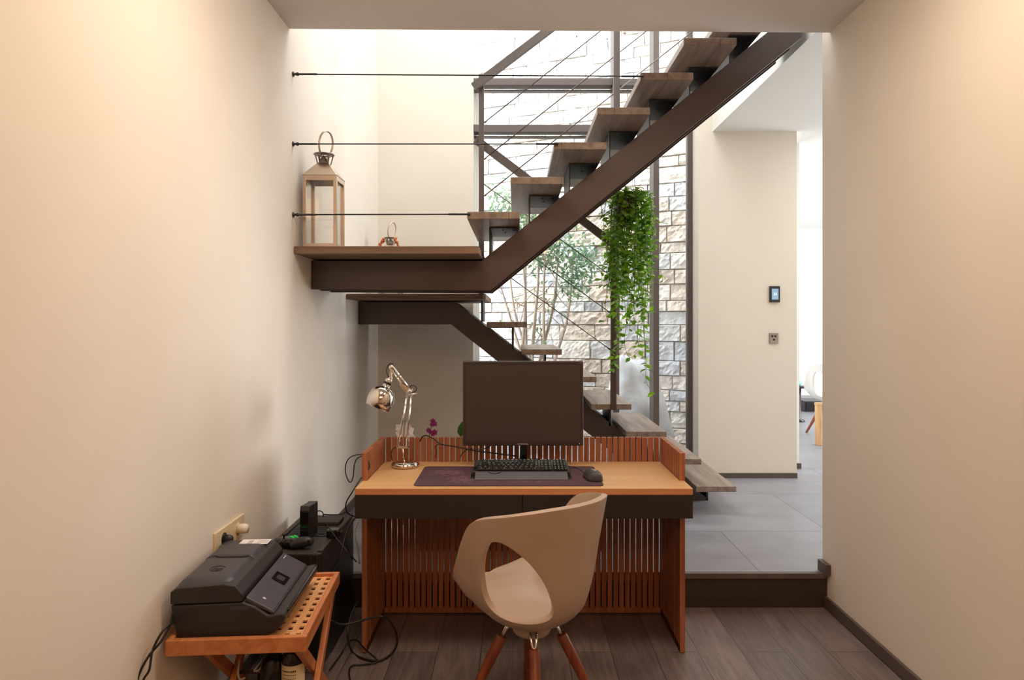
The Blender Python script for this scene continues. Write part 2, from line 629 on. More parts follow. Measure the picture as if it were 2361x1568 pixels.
struct('floor', B().box(LX - 0.2, RX + 0.2, -3.2, YR, -0.12, 0.0), M['plank'])
b = B().box(LX - 0.2, 9.0, YR, 12.0, 0.02, PZ)
struct('floor_raised', b, M['tile'])
struct('trim_1', B().box(LX, RX, YR - 0.022, YR, 0.0, PZ - 0.024), M['riser'])
struct('trim_2', B().box(LX, RX, YR - 0.030, YR, PZ - 0.026, PZ + 0.001), mat('step_edge_stone', (96, 88, 80), 0.6, var=0.12, scale=14), bevel=0.002)
struct('wall_left', B().box(LX - 0.2, LX, -3.2, YB + 0.2, 0, TOP), M['wall'])
struct('wall_right', B().box(RX, RX + 0.2, -3.2, 3.50, 0, TOP), M['wall'])
struct('wall_front', B().box(LX - 0.2, RX + 0.2, -3.4, -3.2, 0, SLAB + 0.3), M['wall'])
# ceiling slab, its edge slightly skew
struct('ceiling', B().prism([(LX, -3.2), (RX, -3.2), (RX, 3.417), (LX, 3.372)], SLAB, SLAB + 0.34, 'xy'), M['ceil'])
# the storey above the slab, facing the stair well
struct('wall_upper', B().box(LX, RX, 3.20, 3.37, SLAB + 0.34, TOP), M['white'])
# rear wall left of the window, floor of the well to the roof
struct('wall_back', B().box(LX, WX0, YB, YB + 0.2, 0.0, TOP), M['wall'])
CZ = Z(303, YB)
PX1 = X(1837, YB)
# panel right of the window and its continuation to the roof
struct('wall_panel', B().box(WX1, PX1, YB, YB + 0.2, PZ, CZ + 0.3), M['wall'])
struct('wall_well_right', B().box(WX1, 1.604, YB, YB + 0.2, CZ + 0.3, TOP).box(1.604, 1.75, 3.50, YB + 0.2, CZ + 0.3, TOP), M['white'])
struct('ceiling_corridor', B().box(1.604, 9.0, 3.5, 6.14, CZ, CZ + 0.3), M['white'])
struct('ceiling_living', B().box(1.9, 9.0, 6.14, 12.0, 3.05, 3.35), M['white'])
struct('wall_beyond', B().box(PX1 - 0.02, X(1843, 5.91), 5.91, 6.0, PZ, 3.05), M['white'])
struct('wall_living_left', B().box(X(1843, 5.91) - 0.1, X(1843, 5.91), 6.0, 12.0, PZ, 3.05), M['white'])
struct('wall_living_back', B().box(2.0, 9.0, 11.8, 12.0, PZ, 3.05), M['white'])
struct('wall_living_right', B().box(8.8, 9.0, 3.3, 11.8, PZ, 3.05), M['white'])
struct('wall_corridor_front', B().box(RX + 0.2, 9.0, 3.3, 3.5, PZ, 3.05), M['wall'])
struct('ceiling_well', B().box(LX - 0.2, 1.8, 3.2, YB + 0.25, TOP, TOP + 0.2), M['white'])
# baseboards
struct('baseboard_right', B().box(RX - 0.015, RX, -3.2, YR - 0.022, 0.0, 0.058), M['base'], bevel=0.002)
struct('baseboard_right_raised', B().box(RX - 0.026, RX, 3.405, 3.50, PZ, PZ + 0.055), M['base'], bevel=0.002)
struct('baseboard_left_raised', B().box(LX, LX + 0.013, YR, YB, PZ, PZ + 0.055), M['base'])
struct('baseboard_left', B().box(LX, LX + 0.013, -3.2, YR - 0.022, 0, 0.058), M['base'])
struct('baseboard_panel', B().box(WX1, PX1, YB - 0.014, YB, PZ, PZ + 0.04), M['base'])
struct('baseboard_back', B().box(LX + 0.013, WX0, YB - 0.014, YB, PZ, PZ + 0.055), M['base'])
struct('baseboard_beyond', B().box(PX1 - 0.02, X(1843, 5.91) + 0.012, 5.896, 5.91, PZ, PZ + 0.045), M['base'])

# ---- window_1: the tall glazing behind the stairs
win = thing('window_1', None, None, (0.57, 5.76, PZ), kind='structure')
YG = 5.76
fr = B()
obj('window_frame', B().box(WX0, WX0 + 0.016, YG - 0.03, YG + 0.03, PZ, TOP).box(WX0 + 0.0165, WX0 + 0.04, YG - 0.01, YG + 0.03, PZ, TOP), M['white'], win, bevel=0.002)
fr.box(WX1 - 0.043, WX1, YG - 0.03, YG + 0.03, PZ, TOP)
fr.box(WX0 + 0.04, WX1 - 0.043, YG - 0.03, YG + 0.03, PZ, PZ + 0.05)
fr.box(WX0 + 0.04, WX1 - 0.043, YG - 0.03, YG + 0.03, TOP - 0.06, TOP)
obj('window_frame', fr, M['steel2'], win, bevel=0.002)
m1a, m1b = X(1414, 5.56), X(1428, 5.56)
m2a, m2b = X(1507, 5.56), X(1520, 5.56)
for a, c in ((m1a, m1b), (m2a, m2b)):
    obj('mullion', B().box(a, c, 5.56, YG - 0.03, PZ, TOP), M['steel2'], win, bevel=0.002)
for (a, c, yt, yb) in ((WX0 - 0.02, m1a, 180, 196), (m1b, m2a, 181, 197), (WX0 - 0.015, m1a, 287, 304)):
    t = B().box(a, c, 5.60, 5.70, Z(yb, 5.6), Z(yt, 5.6))
    t.box(a, c, 5.66, 5.72, Z(yb, 5.6) - 0.028, Z(yb, 5.6) - 0.016)
    obj('transom', t, M['steel2'], win, bevel=0.002)
for a, c in ((WX0 + 0.03, m1a + 0.02), (m1b - 0.02, m2a + 0.02), (m2b - 0.02, WX1 - 0.03)):
    obj('pane', B().box(a, c, YG, YG + 0.008, PZ + 0.04, TOP - 0.05), M['glass'], win)


# ================================================================ courtyard
def stone_wall():
    """rough split-face ashlar, courses of varying height, one displaced mesh"""
    b = B()
    p0 = Vector((-2.4, 8.9, 0)); p1 = Vector((2.25, 6.75, 0))
    L = (p1 - p0).length
    ux = (p1 - p0).normalized()
    nrm = Vector((ux.y, -ux.x, 0))
    if nrm.y > 0: nrm = -nrm
    rnd = random.Random(11)
    z = 0.0
    while z < 5.3:
        h = rnd.choice([0.11, 0.14, 0.17, 0.20, 0.15])
        u = -rnd.random() * 0.3
        while u < L:
            wd = rnd.uniform(0.16, 0.46)
            b.mi = rnd.randrange(6)
            dep = rnd.uniform(0.0, 0.035)
            seed = Vector((rnd.random() * 50, rnd.random() * 50, rnd.random() * 50))
            nx, nz = max(5, int(wd / 0.028) + 2), max(5, int(h / 0.028) + 2)
            g = 0.0025
            grid = []
            for i in range(nx + 1):
                row = []
                for k in range(nz + 1):
                    fu = 0 if i == 0 else 1 if i == nx else (0.006 + (i - 1) / (nx - 2) * (wd - 0.012)) / wd
                    fz = 0 if k == 0 else 1 if k == nz else (0.006 + (k - 1) / (nz - 2) * (h - 0.012)) / h
                    edge = min(fu, 1 - fu, ) * wd
                    edge2 = min(fz, 1 - fz) * h
                    e = min(edge, edge2)
                    q = Vector((u + g + fu * (wd - 2 * g), z + g + fz * (h - 2 * g), 0))
                    nn = noise.noise(q * 7 + seed) * 0.018 + noise.noise(q * 19 + seed) * 0.016 + abs(noise.noise(q * 34 + seed)) * 0.026
                    d = dep + 0.022 + nn
                    if e <= 0.004: d = dep * 0.7 + 0.010
                    row.append(b.bm.verts.new(p0 + ux * q.x + Vector((0, 0, q.y)) + nrm * d))
                grid.append(row)
            for i in range(nx):
                for k in range(nz):
                    b._f([grid[i][k], grid[i + 1][k], grid[i + 1][k + 1], grid[i][k + 1]])
            u += wd
        z += h
    # solid body behind the facing
    b.mi = 2
    c = [p0 - nrm * 0.01, p1 - nrm * 0.01, p1 - nrm * 0.35, p0 - nrm * 0.35]
    b.prism([(v.x, v.y) for v in c], 0, z, 'xy')
    o = obj('wall_courtyard', b, STONES)
    o['kind'] = 'structure'
    bmesh_fix = None
    return o


stone_wall()
struct('floor_courtyard', B().box(-4, 2.25, YB + 0.2, 9.5, -0.1, 0.10), M['gravel'])
struct('wall_courtyard_left', B().box(-2.6, -2.45, YB + 0.2, 9.5, 0, 5.2), M['white'])


def boulder():
    b = B()
    c = Vector((X(1468, 6.45), 6.45, 0.1))
    pr = 26
    rings = []
    for i in range(pr + 1):
        a = pi * i / pr
        ring = []
        for k in range(36):
            t = k * 2 * pi / 36
            v = Vector((sin(a) * cos(t), sin(a) * sin(t), -cos(a)))
            r = 1 + 0.22 * noise.noise(v * 1.6 + Vector((3, 1, 5))) + 0.07 * noise.noise(v * 5)
            z = v.z * 0.56 * r + 0.47
            tap = 1.0 - 0.28 * max(0, z - 0.3)
            ring.append(b.bm.verts.new(c + Vector((v.x * 0.30 * r * tap - 0.12 * z + 0.06, v.y * 0.30 * r * tap, max(z, -0.02)))))
        rings.append(ring)
    for i in range(pr):
        for k in range(36):
            j = (k + 1) % 36
            f = b._f([rings[i][k], rings[i][j], rings[i + 1][j], rings[i + 1][k]])
            if f: f.smooth = True
    bmesh.ops.remove_doubles(b.bm, verts=b.bm.verts, dist=0.0005)
    o = obj('boulder', b, M['rock'])
    tag(o, 'tall pale boulder standing in the courtyard behind the glass', 'boulder')


boulder()


def courtyard_tree():
    t = thing('courtyard_tree', 'slender multi-stemmed tree growing outside before the stone wall', 'tree', (X(1232, 7.0), 7.0, 0.1))
    rnd = random.Random(5)
    base = Vector((X(1232, 7.0), 7.0, 0.1))
    ends = [(1148, 640, 6.9), (1172, 600, 7.1), (1196, 520, 6.9), (1214, 470, 7.1), (1232, 440, 7.0), (1262, 500, 6.85), (1290, 560, 7.1), (1322, 600, 6.95)]
    tw = []
    for i, (px, py, d) in enumerate(ends):
        e = P(px, py, d)
        s = base + Vector((rnd.uniform(-0.10, 0.10), rnd.uniform(-0.05, 0.05), 0))
        m1 = s.lerp(e, 0.35) + Vector(((s.x - e.x) * 0.12, 0, 0.05)) + Vector((rnd.uniform(-0.03, 0.03), 0, 0))
        m2 = s.lerp(e, 0.7) + Vector((rnd.uniform(-0.05, 0.05), rnd.uniform(-0.04, 0.04), 0))
        c = crom([s, m1, m2, e], 6)
        n = len(c)
        st = B().tube(c, [0.024 * (1 - 0.75 * k / n) for k in range(n)], 7)
        for k in range(7):
            a = c[int(n * rnd.uniform(0.5, 0.98)) - 1]
            q = a + Vector((rnd.uniform(-0.3, 0.3), rnd.uniform(-0.15, 0.15), rnd.uniform(0.05, 0.35)))
            st.tube(crom([a, a.lerp(q, 0.5) + Vector((0, 0, -0.02)), q], 3), 0.005, 5)
            tw.append(q)
        obj('trunk', st, M['bark'], t)
    lf = B()
    blobs = [(1300, 575, 6.9, 0.30, 0.26), (1330, 625, 6.9, 0.22, 0.22), (1255, 590, 7.0, 0.22, 0.20), (1210, 545, 7.0, 0.2, 0.2), (1150, 460, 7.0, 0.17, 0.2),
             (1180, 500, 7.0, 0.18, 0.2), (1320, 660, 6.9, 0.12, 0.15), (1240, 520, 7.0, 0.26, 0.2), (1230, 470, 7.1, 0.24, 0.2), (1345, 590, 6.95, 0.14, 0.2)]
    for (px, py, d, rx, rz) in blobs:
        c = P(px, py, d)
        for k in range(int(900 * rx)):
            v = Vector((rnd.gauss(0, 0.5) * rx, rnd.gauss(0, 0.5) * 0.2, rnd.gauss(0, 0.5) * rz))
            lf.mi = 0 if rnd.random() < 0.55 else 1
            d_ = Vector((rnd.uniform(-1, 1), rnd.uniform(-1, 1), rnd.uniform(-1, 0.4)))
            lf.leaf(c + v, d_, Vector((rnd.uniform(-1, 1), rnd.uniform(-1, 1), 1)), rnd.uniform(0.045, 0.075), rnd.uniform(0.018, 0.03))
    for q in tw:
        for k in range(6):
            d_ = Vector((rnd.uniform(-1, 1), rnd.uniform(-1, 1), rnd.uniform(-1, 0.4)))
            lf.leaf(q + Vector((rnd.uniform(-.05, .05), rnd.uniform(-.05, .05), rnd.uniform(-.05, .05))), d_, (0, 0, 1), 0.055, 0.022)
    obj('foliage', lf, [M['treeA'], M['treeB']], t)


courtyard_tree()

# ================================================================ stairs
TW = 0.266
TT = 0.037
UX0, UP, UY, UZ0, UR = X(1077, 3.4375), 0.2184, 3.4375, Z(488, 3.4375), 0.1752
YD = 3.73


def upper_stairs():
    t = thing('upper_stair_flight', 'upper flight of wooden stair treads on a dark steel beam rising right', 'stairs', (LX + 0.02, 3.73, 1.6))
    # landing
    lz = Z(567.5, UY)
    lb = B().prism([(LX + 0.002, UY), (X(1105, UY), UY), (X(1105, UY) + 0.004, 4.46), (LX + 0.002, 4.46)], lz - TT - 0.002, lz, 'xy')
    obj('landing_board', lb, M['landing'], t, bevel=0.004)
    # stringers: one steel profile, three plates deep
    def prof(dz=0.0):
        pts = [(717, 601.5), (1110, 601.5), (1850, 10), (1850, 85.5), (1130, 670), (717, 667)]
        return [(X(a, YD), Z(c, YD) + dz) for a, c in pts]
    pts = prof()
    s1 = B().prism([(max(x, LX + 0.001) if x < -1 else x, z) for x, z in pts], YD, YD + 0.012)
    obj('stringer', s1, M['steel'], t, bevel=0.0015)
    for y in (3.905, 4.11):
        q = [(LX + 0.004 if x < -1 else x, z) for x, z in pts]
        obj('stringer', B().prism(q, y, y + 0.012), M['steel'], t)
    q = [(LX + 0.03 if x < -1 else x, z) for x, z in pts]
    rec = [q[0], q[1], q[2], (q[3][0], q[3][1] + 0.012), (q[4][0] - 0.005, q[4][1] + 0.012), (q[5][0], q[5][1] + 0.012)]
    obj('stringer_core', B().prism(rec, YD + 0.012, 4.11), M['steel2'], t)
    x0, z0 = X(1110, YD), Z(601.5, YD)
    sl = (Z(10, YD) - z0) / (X(1850, YD) - x0)
    for i in range(7):
        xl = UX0 + UP * i
        zt = UZ0 + UR * i
        if i == 6:
            tb = B().box(xl, RX - 0.002 if xl + TW > RX else xl + TW, UY, 4.40, zt - TT, zt)
        else:
            tb = B().box(xl, xl + TW, UY, 4.40, zt - TT, zt)
        obj('tread', tb, M['treadn'], t, bevel=0.003)
        zu = zt - TT - 0.001
        xa = xl + 0.10
        zb = z0 + sl * (xa - x0)
        xr = min(x0 + (zu - zb) / sl + xa - x0, xl + TW) if False else min(xa + (zu - zb) / sl, RX - 0.01)
        br = B().box(xa, min(xl + TW - 0.008, RX - 0.01), YD + 0.0, 4.11, zu - 0.006, zu)
        br.box(xa, xa + 0.006, YD + 0.0, 4.11, zb - 0.003, zu - 0.006)
        br.mi = 1
        for fx, yy in ((0.45, 3.79), (0.52, 3.90), (0.8, 3.79)):
            bx = xa + (xl + TW - xa) * fx
            br.ball((bx, yy, zu - 0.007), 0.0055, 8, 6, (1, 1, .5))
        obj('bracket', br, [M['bracket'], M['blkg']], t)
    return t


upper_stairs()
LWX0, LP, LY, LZ0, LR = X(1122, 4.5), 0.2301, 4.5, Z(742, 4.5), 0.181
YE = 4.85


def lower_stairs():
    t = thing('lower_stair_flight', 'lower flight of wooden stair treads descending right to the grey tiled floor', 'stairs', (X(1620, 4.87), 5.0, PZ))
    lz = Z(677, LY)
    obj('landing_board', B().box(LX + 0.002, X(1120, LY), LY, YB - 0.02, lz - TT, lz), M['landing'], t, bevel=0.004)
    zf = PZ + 0.0005
    xt, zt0 = X(1050, YE), Z(697.5, YE)
    sl = 0.795
    xb, zb0 = X(1040, YE), Z(748, YE)
    xe_b = xb + (zb0 - zf) / sl
    xe_t = X(1632, YE)
    ze_t = zt0 - sl * (xe_t - xt)
    pts = [(X(825, YE), zt0), (xt, zt0), (xe_t, max(ze_t, zf + 0.01)), (xe_t + 0.005, zf), (xe_b, zf), (xb, zb0), (X(825, YE), zb0)]
    for y in (YE, 5.03, 5.21):
        q = [(LX + 0.003 if x < -1.0 else x, z) for x, z in pts]
        obj('stringer', B().prism(q, y, y + 0.012), M['steel'], t)
    q = [(LX + 0.03 if x < -1.0 else x, z) for x, z in pts]
    q[-1] = (q[-1][0], q[-1][1] + 0.012); q[-2] = (q[-2][0], q[-2][1] + 0.012); q[-3] = (q[-3][0] + 0.012, q[-3][1])
    obj('stringer_core', B().prism(q, YE + 0.012, 5.21), M['steel2'], t)
    for j in range(7):
        xl = LWX0 + LP * j
        zt = LZ0 - LR * j
        obj('tread', B().box(xl, xl + TW, LY, 5.45, zt - TT, zt), M['treadn'], t, bevel=0.003)
        zu = zt - TT - 0.001
        xr = xl + 0.178
        zb = zt0 - sl * (xr - xt)
        xa = xt + (zt0 - zu) / sl
        br = B().box(xl + 0.008, xr, YE, 5.21, zu - 0.006, zu)
        br.box(xr - 0.014, xr, YE, 5.21, max(zb, zf), zu - 0.006)
        obj('bracket', br, M['bracket'], t)
    # bracket carrying the landing end
    obj('bracket', B().box(X(1109, YE), X(1113, YE), YE, 5.2, Z(742, YE), lz - TT - 0.001), M['bracket'], t)


lower_stairs()


def railing():
    t = thing('stair_railing', 'dark steel railing with handrails, posts and thin wires between both flights', 'railing', (X(1110, 4.475), 4.475, 1.8))
    YP = 4.475
    lzt = Z(677, LY)
    obj('post', B().box(X(1104, YP), X(1116, YP), 4.462, 4.496, lzt - TT + 0.0, Z(172, YP)), M['steel2'], t, bevel=0.002)
    obj('post', B().box(X(1414, 4.43), X(1428, 4.43), 4.405, 4.445, Z(247, UY) - 0.03, Z(-40, 4.43)), M['steel2'], t, bevel=0.002)
    obj('post', B().box(X(1408, YP), X(1421, YP), 4.462, 4.497, Z(945, YP), Z(555, YP)), M['steel'], t, bevel=0.002)
    obj('handrail', B().bar(P(1092, 201, 4.43), P(1700, -262, 4.43), 0.052, 0.03), M['steel2'], t, bevel=0.002)
    obj('handrail', B().bar(P(1097, 322, 4.51), P(1418, 566, 4.51), 0.052, 0.03), M['steel2'], t, bevel=0.002)
    for y in (283, 367, 452):
        c = B().tube([P(1116, y, 4.44), P(1640, y - 524 * 0.789, 4.44)], 0.0036, 6)
        c.tube([P(1117, y, 4.44), P(1122, y - 4, 4.44)], 0.005, 6)
        obj('wire', c, M['wire'], t)
    for y in (425, 511, 596):
        c = B().tube([P(1116, y, YP), P(1410, y + 294 * 0.722, YP)], 0.0030, 6)
        c.tube([P(1402, y + 286 * 0.722, YP), P(1409, y + 293 * 0.722, YP)], 0.0055, 6)
        obj('wire', c, M['wire'], t)


railing()
names = ['topmost', 'middle', 'lowest']
for k, (y0, y1, xe) in enumerate(((171, 176, 1479), (332, 332, 1282), (495, 494, 1080))):
    Yw = 3.425
    a = Vector((LX + 0.001, Yw, Z(y0, Yw)))
    e = P(xe, y1, Yw)
    t = thing('guard_wire', '%s of the three level steel wires stretched from the left wall to a tread' % names[k], 'wire', a, group='level guard wires over the landing')
    obj('rope', B().tube([a, e], 0.0034, 8), M['cable'], t)
    obj('anchor', B().lathe([(0, 0), (0.013, 0), (0.013, 0.004), (0.006, 0.006), (0.006, 0.016), (0.009, 0.02), (0.009, 0.026), (0.0048, 0.03), (0.0048, 0.12), (0, 0.12)], axis_mtx(a, (1, 0, 0)), 14), M['bracket'], t)
    obj('end_fitting', B().tube([e - Vector((0.10, 0, 0)), e], 0.005, 8).ball(e + Vector((0.004, 0, 0)), 0.008, 10, 6), M['bracket'], t)


# ================================================================ hanging plant and pendant
def hanging_plant():
    D = 4.22
    top = P(1446, 462, D)
    t = thing('hanging_plant', 'green trailing vine in a dark brown pot hanging under the stairs', 'plant', P(1446, 520, D))
    hw = 0.062
    z1 = Z(460, D); z0 = Z(512, D)
    cx = X(1443, D)
    pot = B()
    pot.prism([(cx - hw * 0.8, z0), (cx + hw * 0.8, z0), (cx + hw, z1), (cx + hw * 0.86, z1), (cx + hw * 0.7, z0 + 0.01), (cx - hw * 0.7, z0 + 0.01), (cx - hw * 0.86, z1), (cx - hw, z1)], D - hw, D + hw)
    pot.box(cx - hw * .8, cx + hw * .8, D - hw, D - hw + 0.008, z0, z1).box(cx - hw * .8, cx + hw * .8, D + hw - 0.008, D + hw, z0, z1)
    pot.box(cx - hw * .85, cx + hw * .85, D - hw + 0.008, D + hw - 0.008, z1 - 0.02, z1 - 0.012)
    pot.box(cx - hw * .5, cx + hw * .5, D - hw * 0.5, D + hw * 0.5, z0 - 0.028, z0 - 0.016)
    obj('pot', pot, M['pot'], t)
    hg = B()
    apex = Vector((X(1456, D), D, UZ0 + 3 * UR - TT))
    for sx, sy in ((-1, 0), (1, -0.8), (1, 0.8)):
        hg.tube([Vector((cx + sx * hw * .9, D + sy * hw, z1)), apex], 0.0016, 5)
    obj('hanger_wire', hg, M['wire'], t)
    rnd = random.Random(23)
    lf = B(); st = B()

    def strand(x0, y0, pts, dens=1.0, big=1.0):
        c = crom(pts, 9)
        st.tube(c, 0.0013, 4)
        L = 0
        for i in range(1, len(c)):
            seg = c[i] - c[i - 1]
            L += seg.length
            if L > 0.032 / dens:
                L = 0
                for sgn in (-1, 1):
                    if rnd.random() < 0.15: continue
                    a = rnd.uniform(0, 2 * pi)
                    d = Vector((cos(a), sin(a), rnd.uniform(-0.9, 0.35)))
                    lf.mi = rnd.choice([0, 0, 0, 1, 1, 2])
                    s = rnd.uniform(0.030, 0.056) * big
                    lf.leaf(c[i], d, Vector((rnd.uniform(-.5, .5), rnd.uniform(-.9, .1), 0.8)), s, s * 0.58)

    # fall of strands round the pot
    for k in range(74):
        a = rnd.uniform(0, 2 * pi)
        r0 = 0.05
        sx, sy = cos(a), sin(a) * 0.8
        r1 = rnd.uniform(0.06, 0.165)
        u = rnd.random()
        ln = rnd.uniform(0.25, 0.62) if u < 0.7 else rnd.uniform(0.55, 0.85)
        z = z1 + rnd.uniform(-0.01, 0.03)
        cc = Vector((X(1450, D), D, 0))
        p0 = cc + Vector((sx * r0, sy * r0, z))
        p1 = cc + Vector((sx * r1 * 0.8, sy * r1 * 0.8, z + rnd.uniform(0.0, 0.045)))
        dx = rnd.uniform(-0.02, 0.02)
        p2 = cc + Vector((sx * r1 + dx, sy * r1, z - ln * 0.35))
        p3 = cc + Vector((sx * r1 * 0.95 + dx * 2, sy * r1 * 0.9, z - ln * 0.7))
        p4 = cc + Vector((sx * r1 * 0.8 + dx * 3 + rnd.uniform(-.02, .02), sy * r1 * 0.8, z - ln))
        strand(0, 0, [p0, p1, p2, p3, p4])
    # long tails as in the photograph
    for path in ([(1425, 500), (1412, 600), (1420, 720), (1424, 790), (1412, 850)],
                 [(1430, 520), (1430, 640), (1428, 740), (1432, 800), (1420, 840)],
                 [(1420, 510), (1404, 620), (1418, 700), (1430, 770), (1412, 815)],
                 [(1440, 560), (1448, 660), (1445, 740), (1440, 790), (1452, 825), (1474, 808)],
                 [(1470, 520), (1478, 620), (1482, 700), (1478, 760), (1470, 800)],
                 [(1478, 520), (1484, 640), (1484, 740), (1490, 830), (1490, 880), (1512, 910)],
                 [(1468, 560), (1472, 660), (1480, 730), (1486, 780), (1488, 850)],
                 [(1490, 480), (1506, 500), (1520, 512), (1540, 516)],
                 [(1480, 620), (1500, 640), (1516, 655), (1528, 650), (1524, 628)],
                 [(1480, 650), (1498, 690), (1510, 718), (1516, 716)],
                 [(1420, 560), (1396, 600), (1386, 640), (1392, 668)],
                 [(1420, 480), (1400, 490), (1390, 505), (1386, 515)],
                 [(1440, 640), (1455, 690), (1470, 700), (1486, 690)],
                 [(1470, 560), (1496, 575), (1512, 562)],
                 [(1405, 640), (1396, 700), (1398, 735), (1386, 740)]):
        dd = D - rnd.uniform(0.0, 0.08)
        strand(0, 0, [P(a, c, dd) for a, c in path], 0.95, 1.0)
    obj('stems', st, M['stem'], t)
    o = obj('leaves', lf, [M['leafA'], M['leafB'], M['leafC']], t)


hanging_plant()

pl = thing('pendant_bulb', 'small clear glass pendant bulb hanging at the top of the stairwell', 'lamp', P(1440, 92, 5.0))
c = P(1440, 92, 5.0)
obj('cord', B().tube([c + Vector((0, 0, 0.05)), Vector((c.x, c.y, TOP))], 0.0014, 5), M['wire'], pl)
obj('bulb', B().lathe([(0.012, 0.05), (0.014, 0.03), (0.03, 0.0), (0.034, -0.02), (0.026, -0.042), (0, -0.05)], Matrix.Translation(c), 20), M['lglass'], pl)
obj('cap', B().lathe([(0, 0.07), (0.012, 0.07), (0.013, 0.045), (0, 0.045)], Matrix.Translation(c), 14), M['plugw'], pl)
hc = P(1330, 84, 4.9)
o = obj('ceiling_hook', B().tube([hc, Vector((hc.x, hc.y, TOP))], 0.0018, 5).ball(hc, 0.006, 8, 6), M['cable'])
tag(o, 'thin dark cord end dangling just below the ceiling edge', 'cord')


# ================================================================ lanterns
def lantern_parts(t, w_, hb, loc, dp):
    """square metal lantern; w_ width, hb body height, loc = base centre (world)"""
    x, y, z = loc
    h = w_ / 2
    dd = dp / 2
    fw = 0.018
    fr = B()
    for sx in (-1, 1):
        for sy in (-1, 1):
            fr.box(x + sx * h - (fw if sx > 0 else 0), x + sx * h + (fw if sx < 0 else 0), y + sy * dd - (fw if sy > 0 else 0), y + sy * dd + (fw if sy < 0 else 0), z, z + hb)
    for z0, z1 in ((z, z + 0.022), (z + hb - 0.026, z + hb)):
        fr.box(x - h + fw, x + h - fw, y - dd, y - dd + 0.006, z0, z1).box(x - h + fw, x + h - fw, y + dd - 0.006, y + dd, z0, z1)
        fr.box(x - h, x - h + 0.006, y - dd + fw, y + dd - fw, z0, z1).box(x + h - 0.006, x + h, y - dd + fw, y + dd - fw, z0, z1)
    fr.box(x - h + fw * .5, x + h - fw * .5, y - dd + fw * .5, y + dd - fw * .5, z + 0.001, z + 0.006)
    obj('body_frame', fr, M['nickel'], t, bevel=0.0012)
    for sy in (-1, 1):
        obj('glass_pane', B().box(x - h + fw, x + h - fw, y + sy * (dd - 0.009) - 0.001, y + sy * (dd - 0.009) + 0.001, z + 0.02, z + hb - 0.02), M['lglass'], t)
    for sx in (-1, 1):
        obj('glass_pane', B().box(x + sx * (h - 0.009) - 0.001, x + sx * (h - 0.009) + 0.001, y - dd + fw, y + dd - fw, z + 0.02, z + hb - 0.02), M['lglass'], t)
    # pyramid roof
    rf = B()
    zb, zt = z + hb, z + hb + w_ * 0.44
    a = [Vector((x - h - .003, y - dd - .003, zb)), Vector((x + h + .003, y - dd - .003, zb)), Vector((x + h + .003, y + dd + .003, zb)), Vector((x - h - .003, y + dd + .003, zb))]
    n = w_ * 0.15
    c2 = [Vector((x - n, y - n, zt)), Vector((x + n, y - n, zt)), Vector((x + n, y + n, zt)), Vector((x - n, y + n, zt))]
    va = [rf.bm.verts.new(v) for v in a]; vc = [rf.bm.verts.new(v) for v in c2]
    rf._f(va[::-1]); rf._f(vc)
    for i in range(4):
        j = (i + 1) % 4
        rf._f([va[i], va[j], vc[j], vc[i]])
    obj('roof', rf, M['nickel'], t, bevel=0.001)
    # open collar: rim disc held by folded triangles
    zc = zt + w_ * 0.26
    co = B()
    co.lathe([(w_ * 0.31, zc - z), (w_ * 0.30, zc - z + 0.004), (w_ * 0.1, zc - z + 0.001), (w_ * 0.1, zc - z - 0.003)], Matrix.Translation((x, y, z)), 28, close=True)
    for k in range(4):
        ang = k * pi / 2 + R(45) * 0
        d = Vector((cos(ang), sin(ang), 0)); s_ = Vector((-d.y, d.x, 0))
        lo = Vector((x, y, zt - 0.012))
        v1 = co.bm.verts.new(lo + d * (n + 0.001) + s_ * n * 1.05 + Vector((0, 0, 0.0)))
        v2 = co.bm.verts.new(lo + d * (n + 0.001) - s_ * n * 1.05)
        v3 = co.bm.verts.new(Vector((x, y, zc + 0.001)) + d * w_ * 0.05)
        v4 = co.bm.verts.new(Vector((x, y, zt - 0.035)) + d * (n + 0.012))
        co._f([v1, v2, v3]); co._f([v1, v4, v2])
        e = Vector((x, y, zc)) + (d + s_).normalized() * w_ * 0.30
        co.bar(Vector((x, y, zt - 0.005)) + (d + s_) * n, e, 0.010, 0.002, up=(d + s_))
    obj('collar', co, M['dulln'], t)
    # ring handle, standing, turned a little to the viewer
    hr = w_ * 0.28
    vr = w_ * 0.38
    cc = Vector((x + 0.01, y, zc + vr * 0.86))
    ax = Vector((cos(R(62)), sin(R(62)), 0))
    ring = []
    for k in range(33):
        a_ = -pi / 2 + 0.42 + (2 * pi - 0.84) * k / 32
        ring.append(cc + ax * hr * cos(a_) * 1.0 + Vector((0.12 * vr * sin(a_), 0, vr * sin(a_))))
    obj('handle', B().tube(ring, 0.0055 * w_ / 0.18, 8), M['nickel'], t)
    obj('latch', B().tube(crom([Vector((x + n, y - n - 0.01, zt - 0.02)), Vector((x + n + 0.012, y - n - 0.014, zt - 0.035)), Vector((x + n + 0.028, y - n - 0.012, zt - 0.036))], 4), 0.0025, 6), M['dulln'], t)


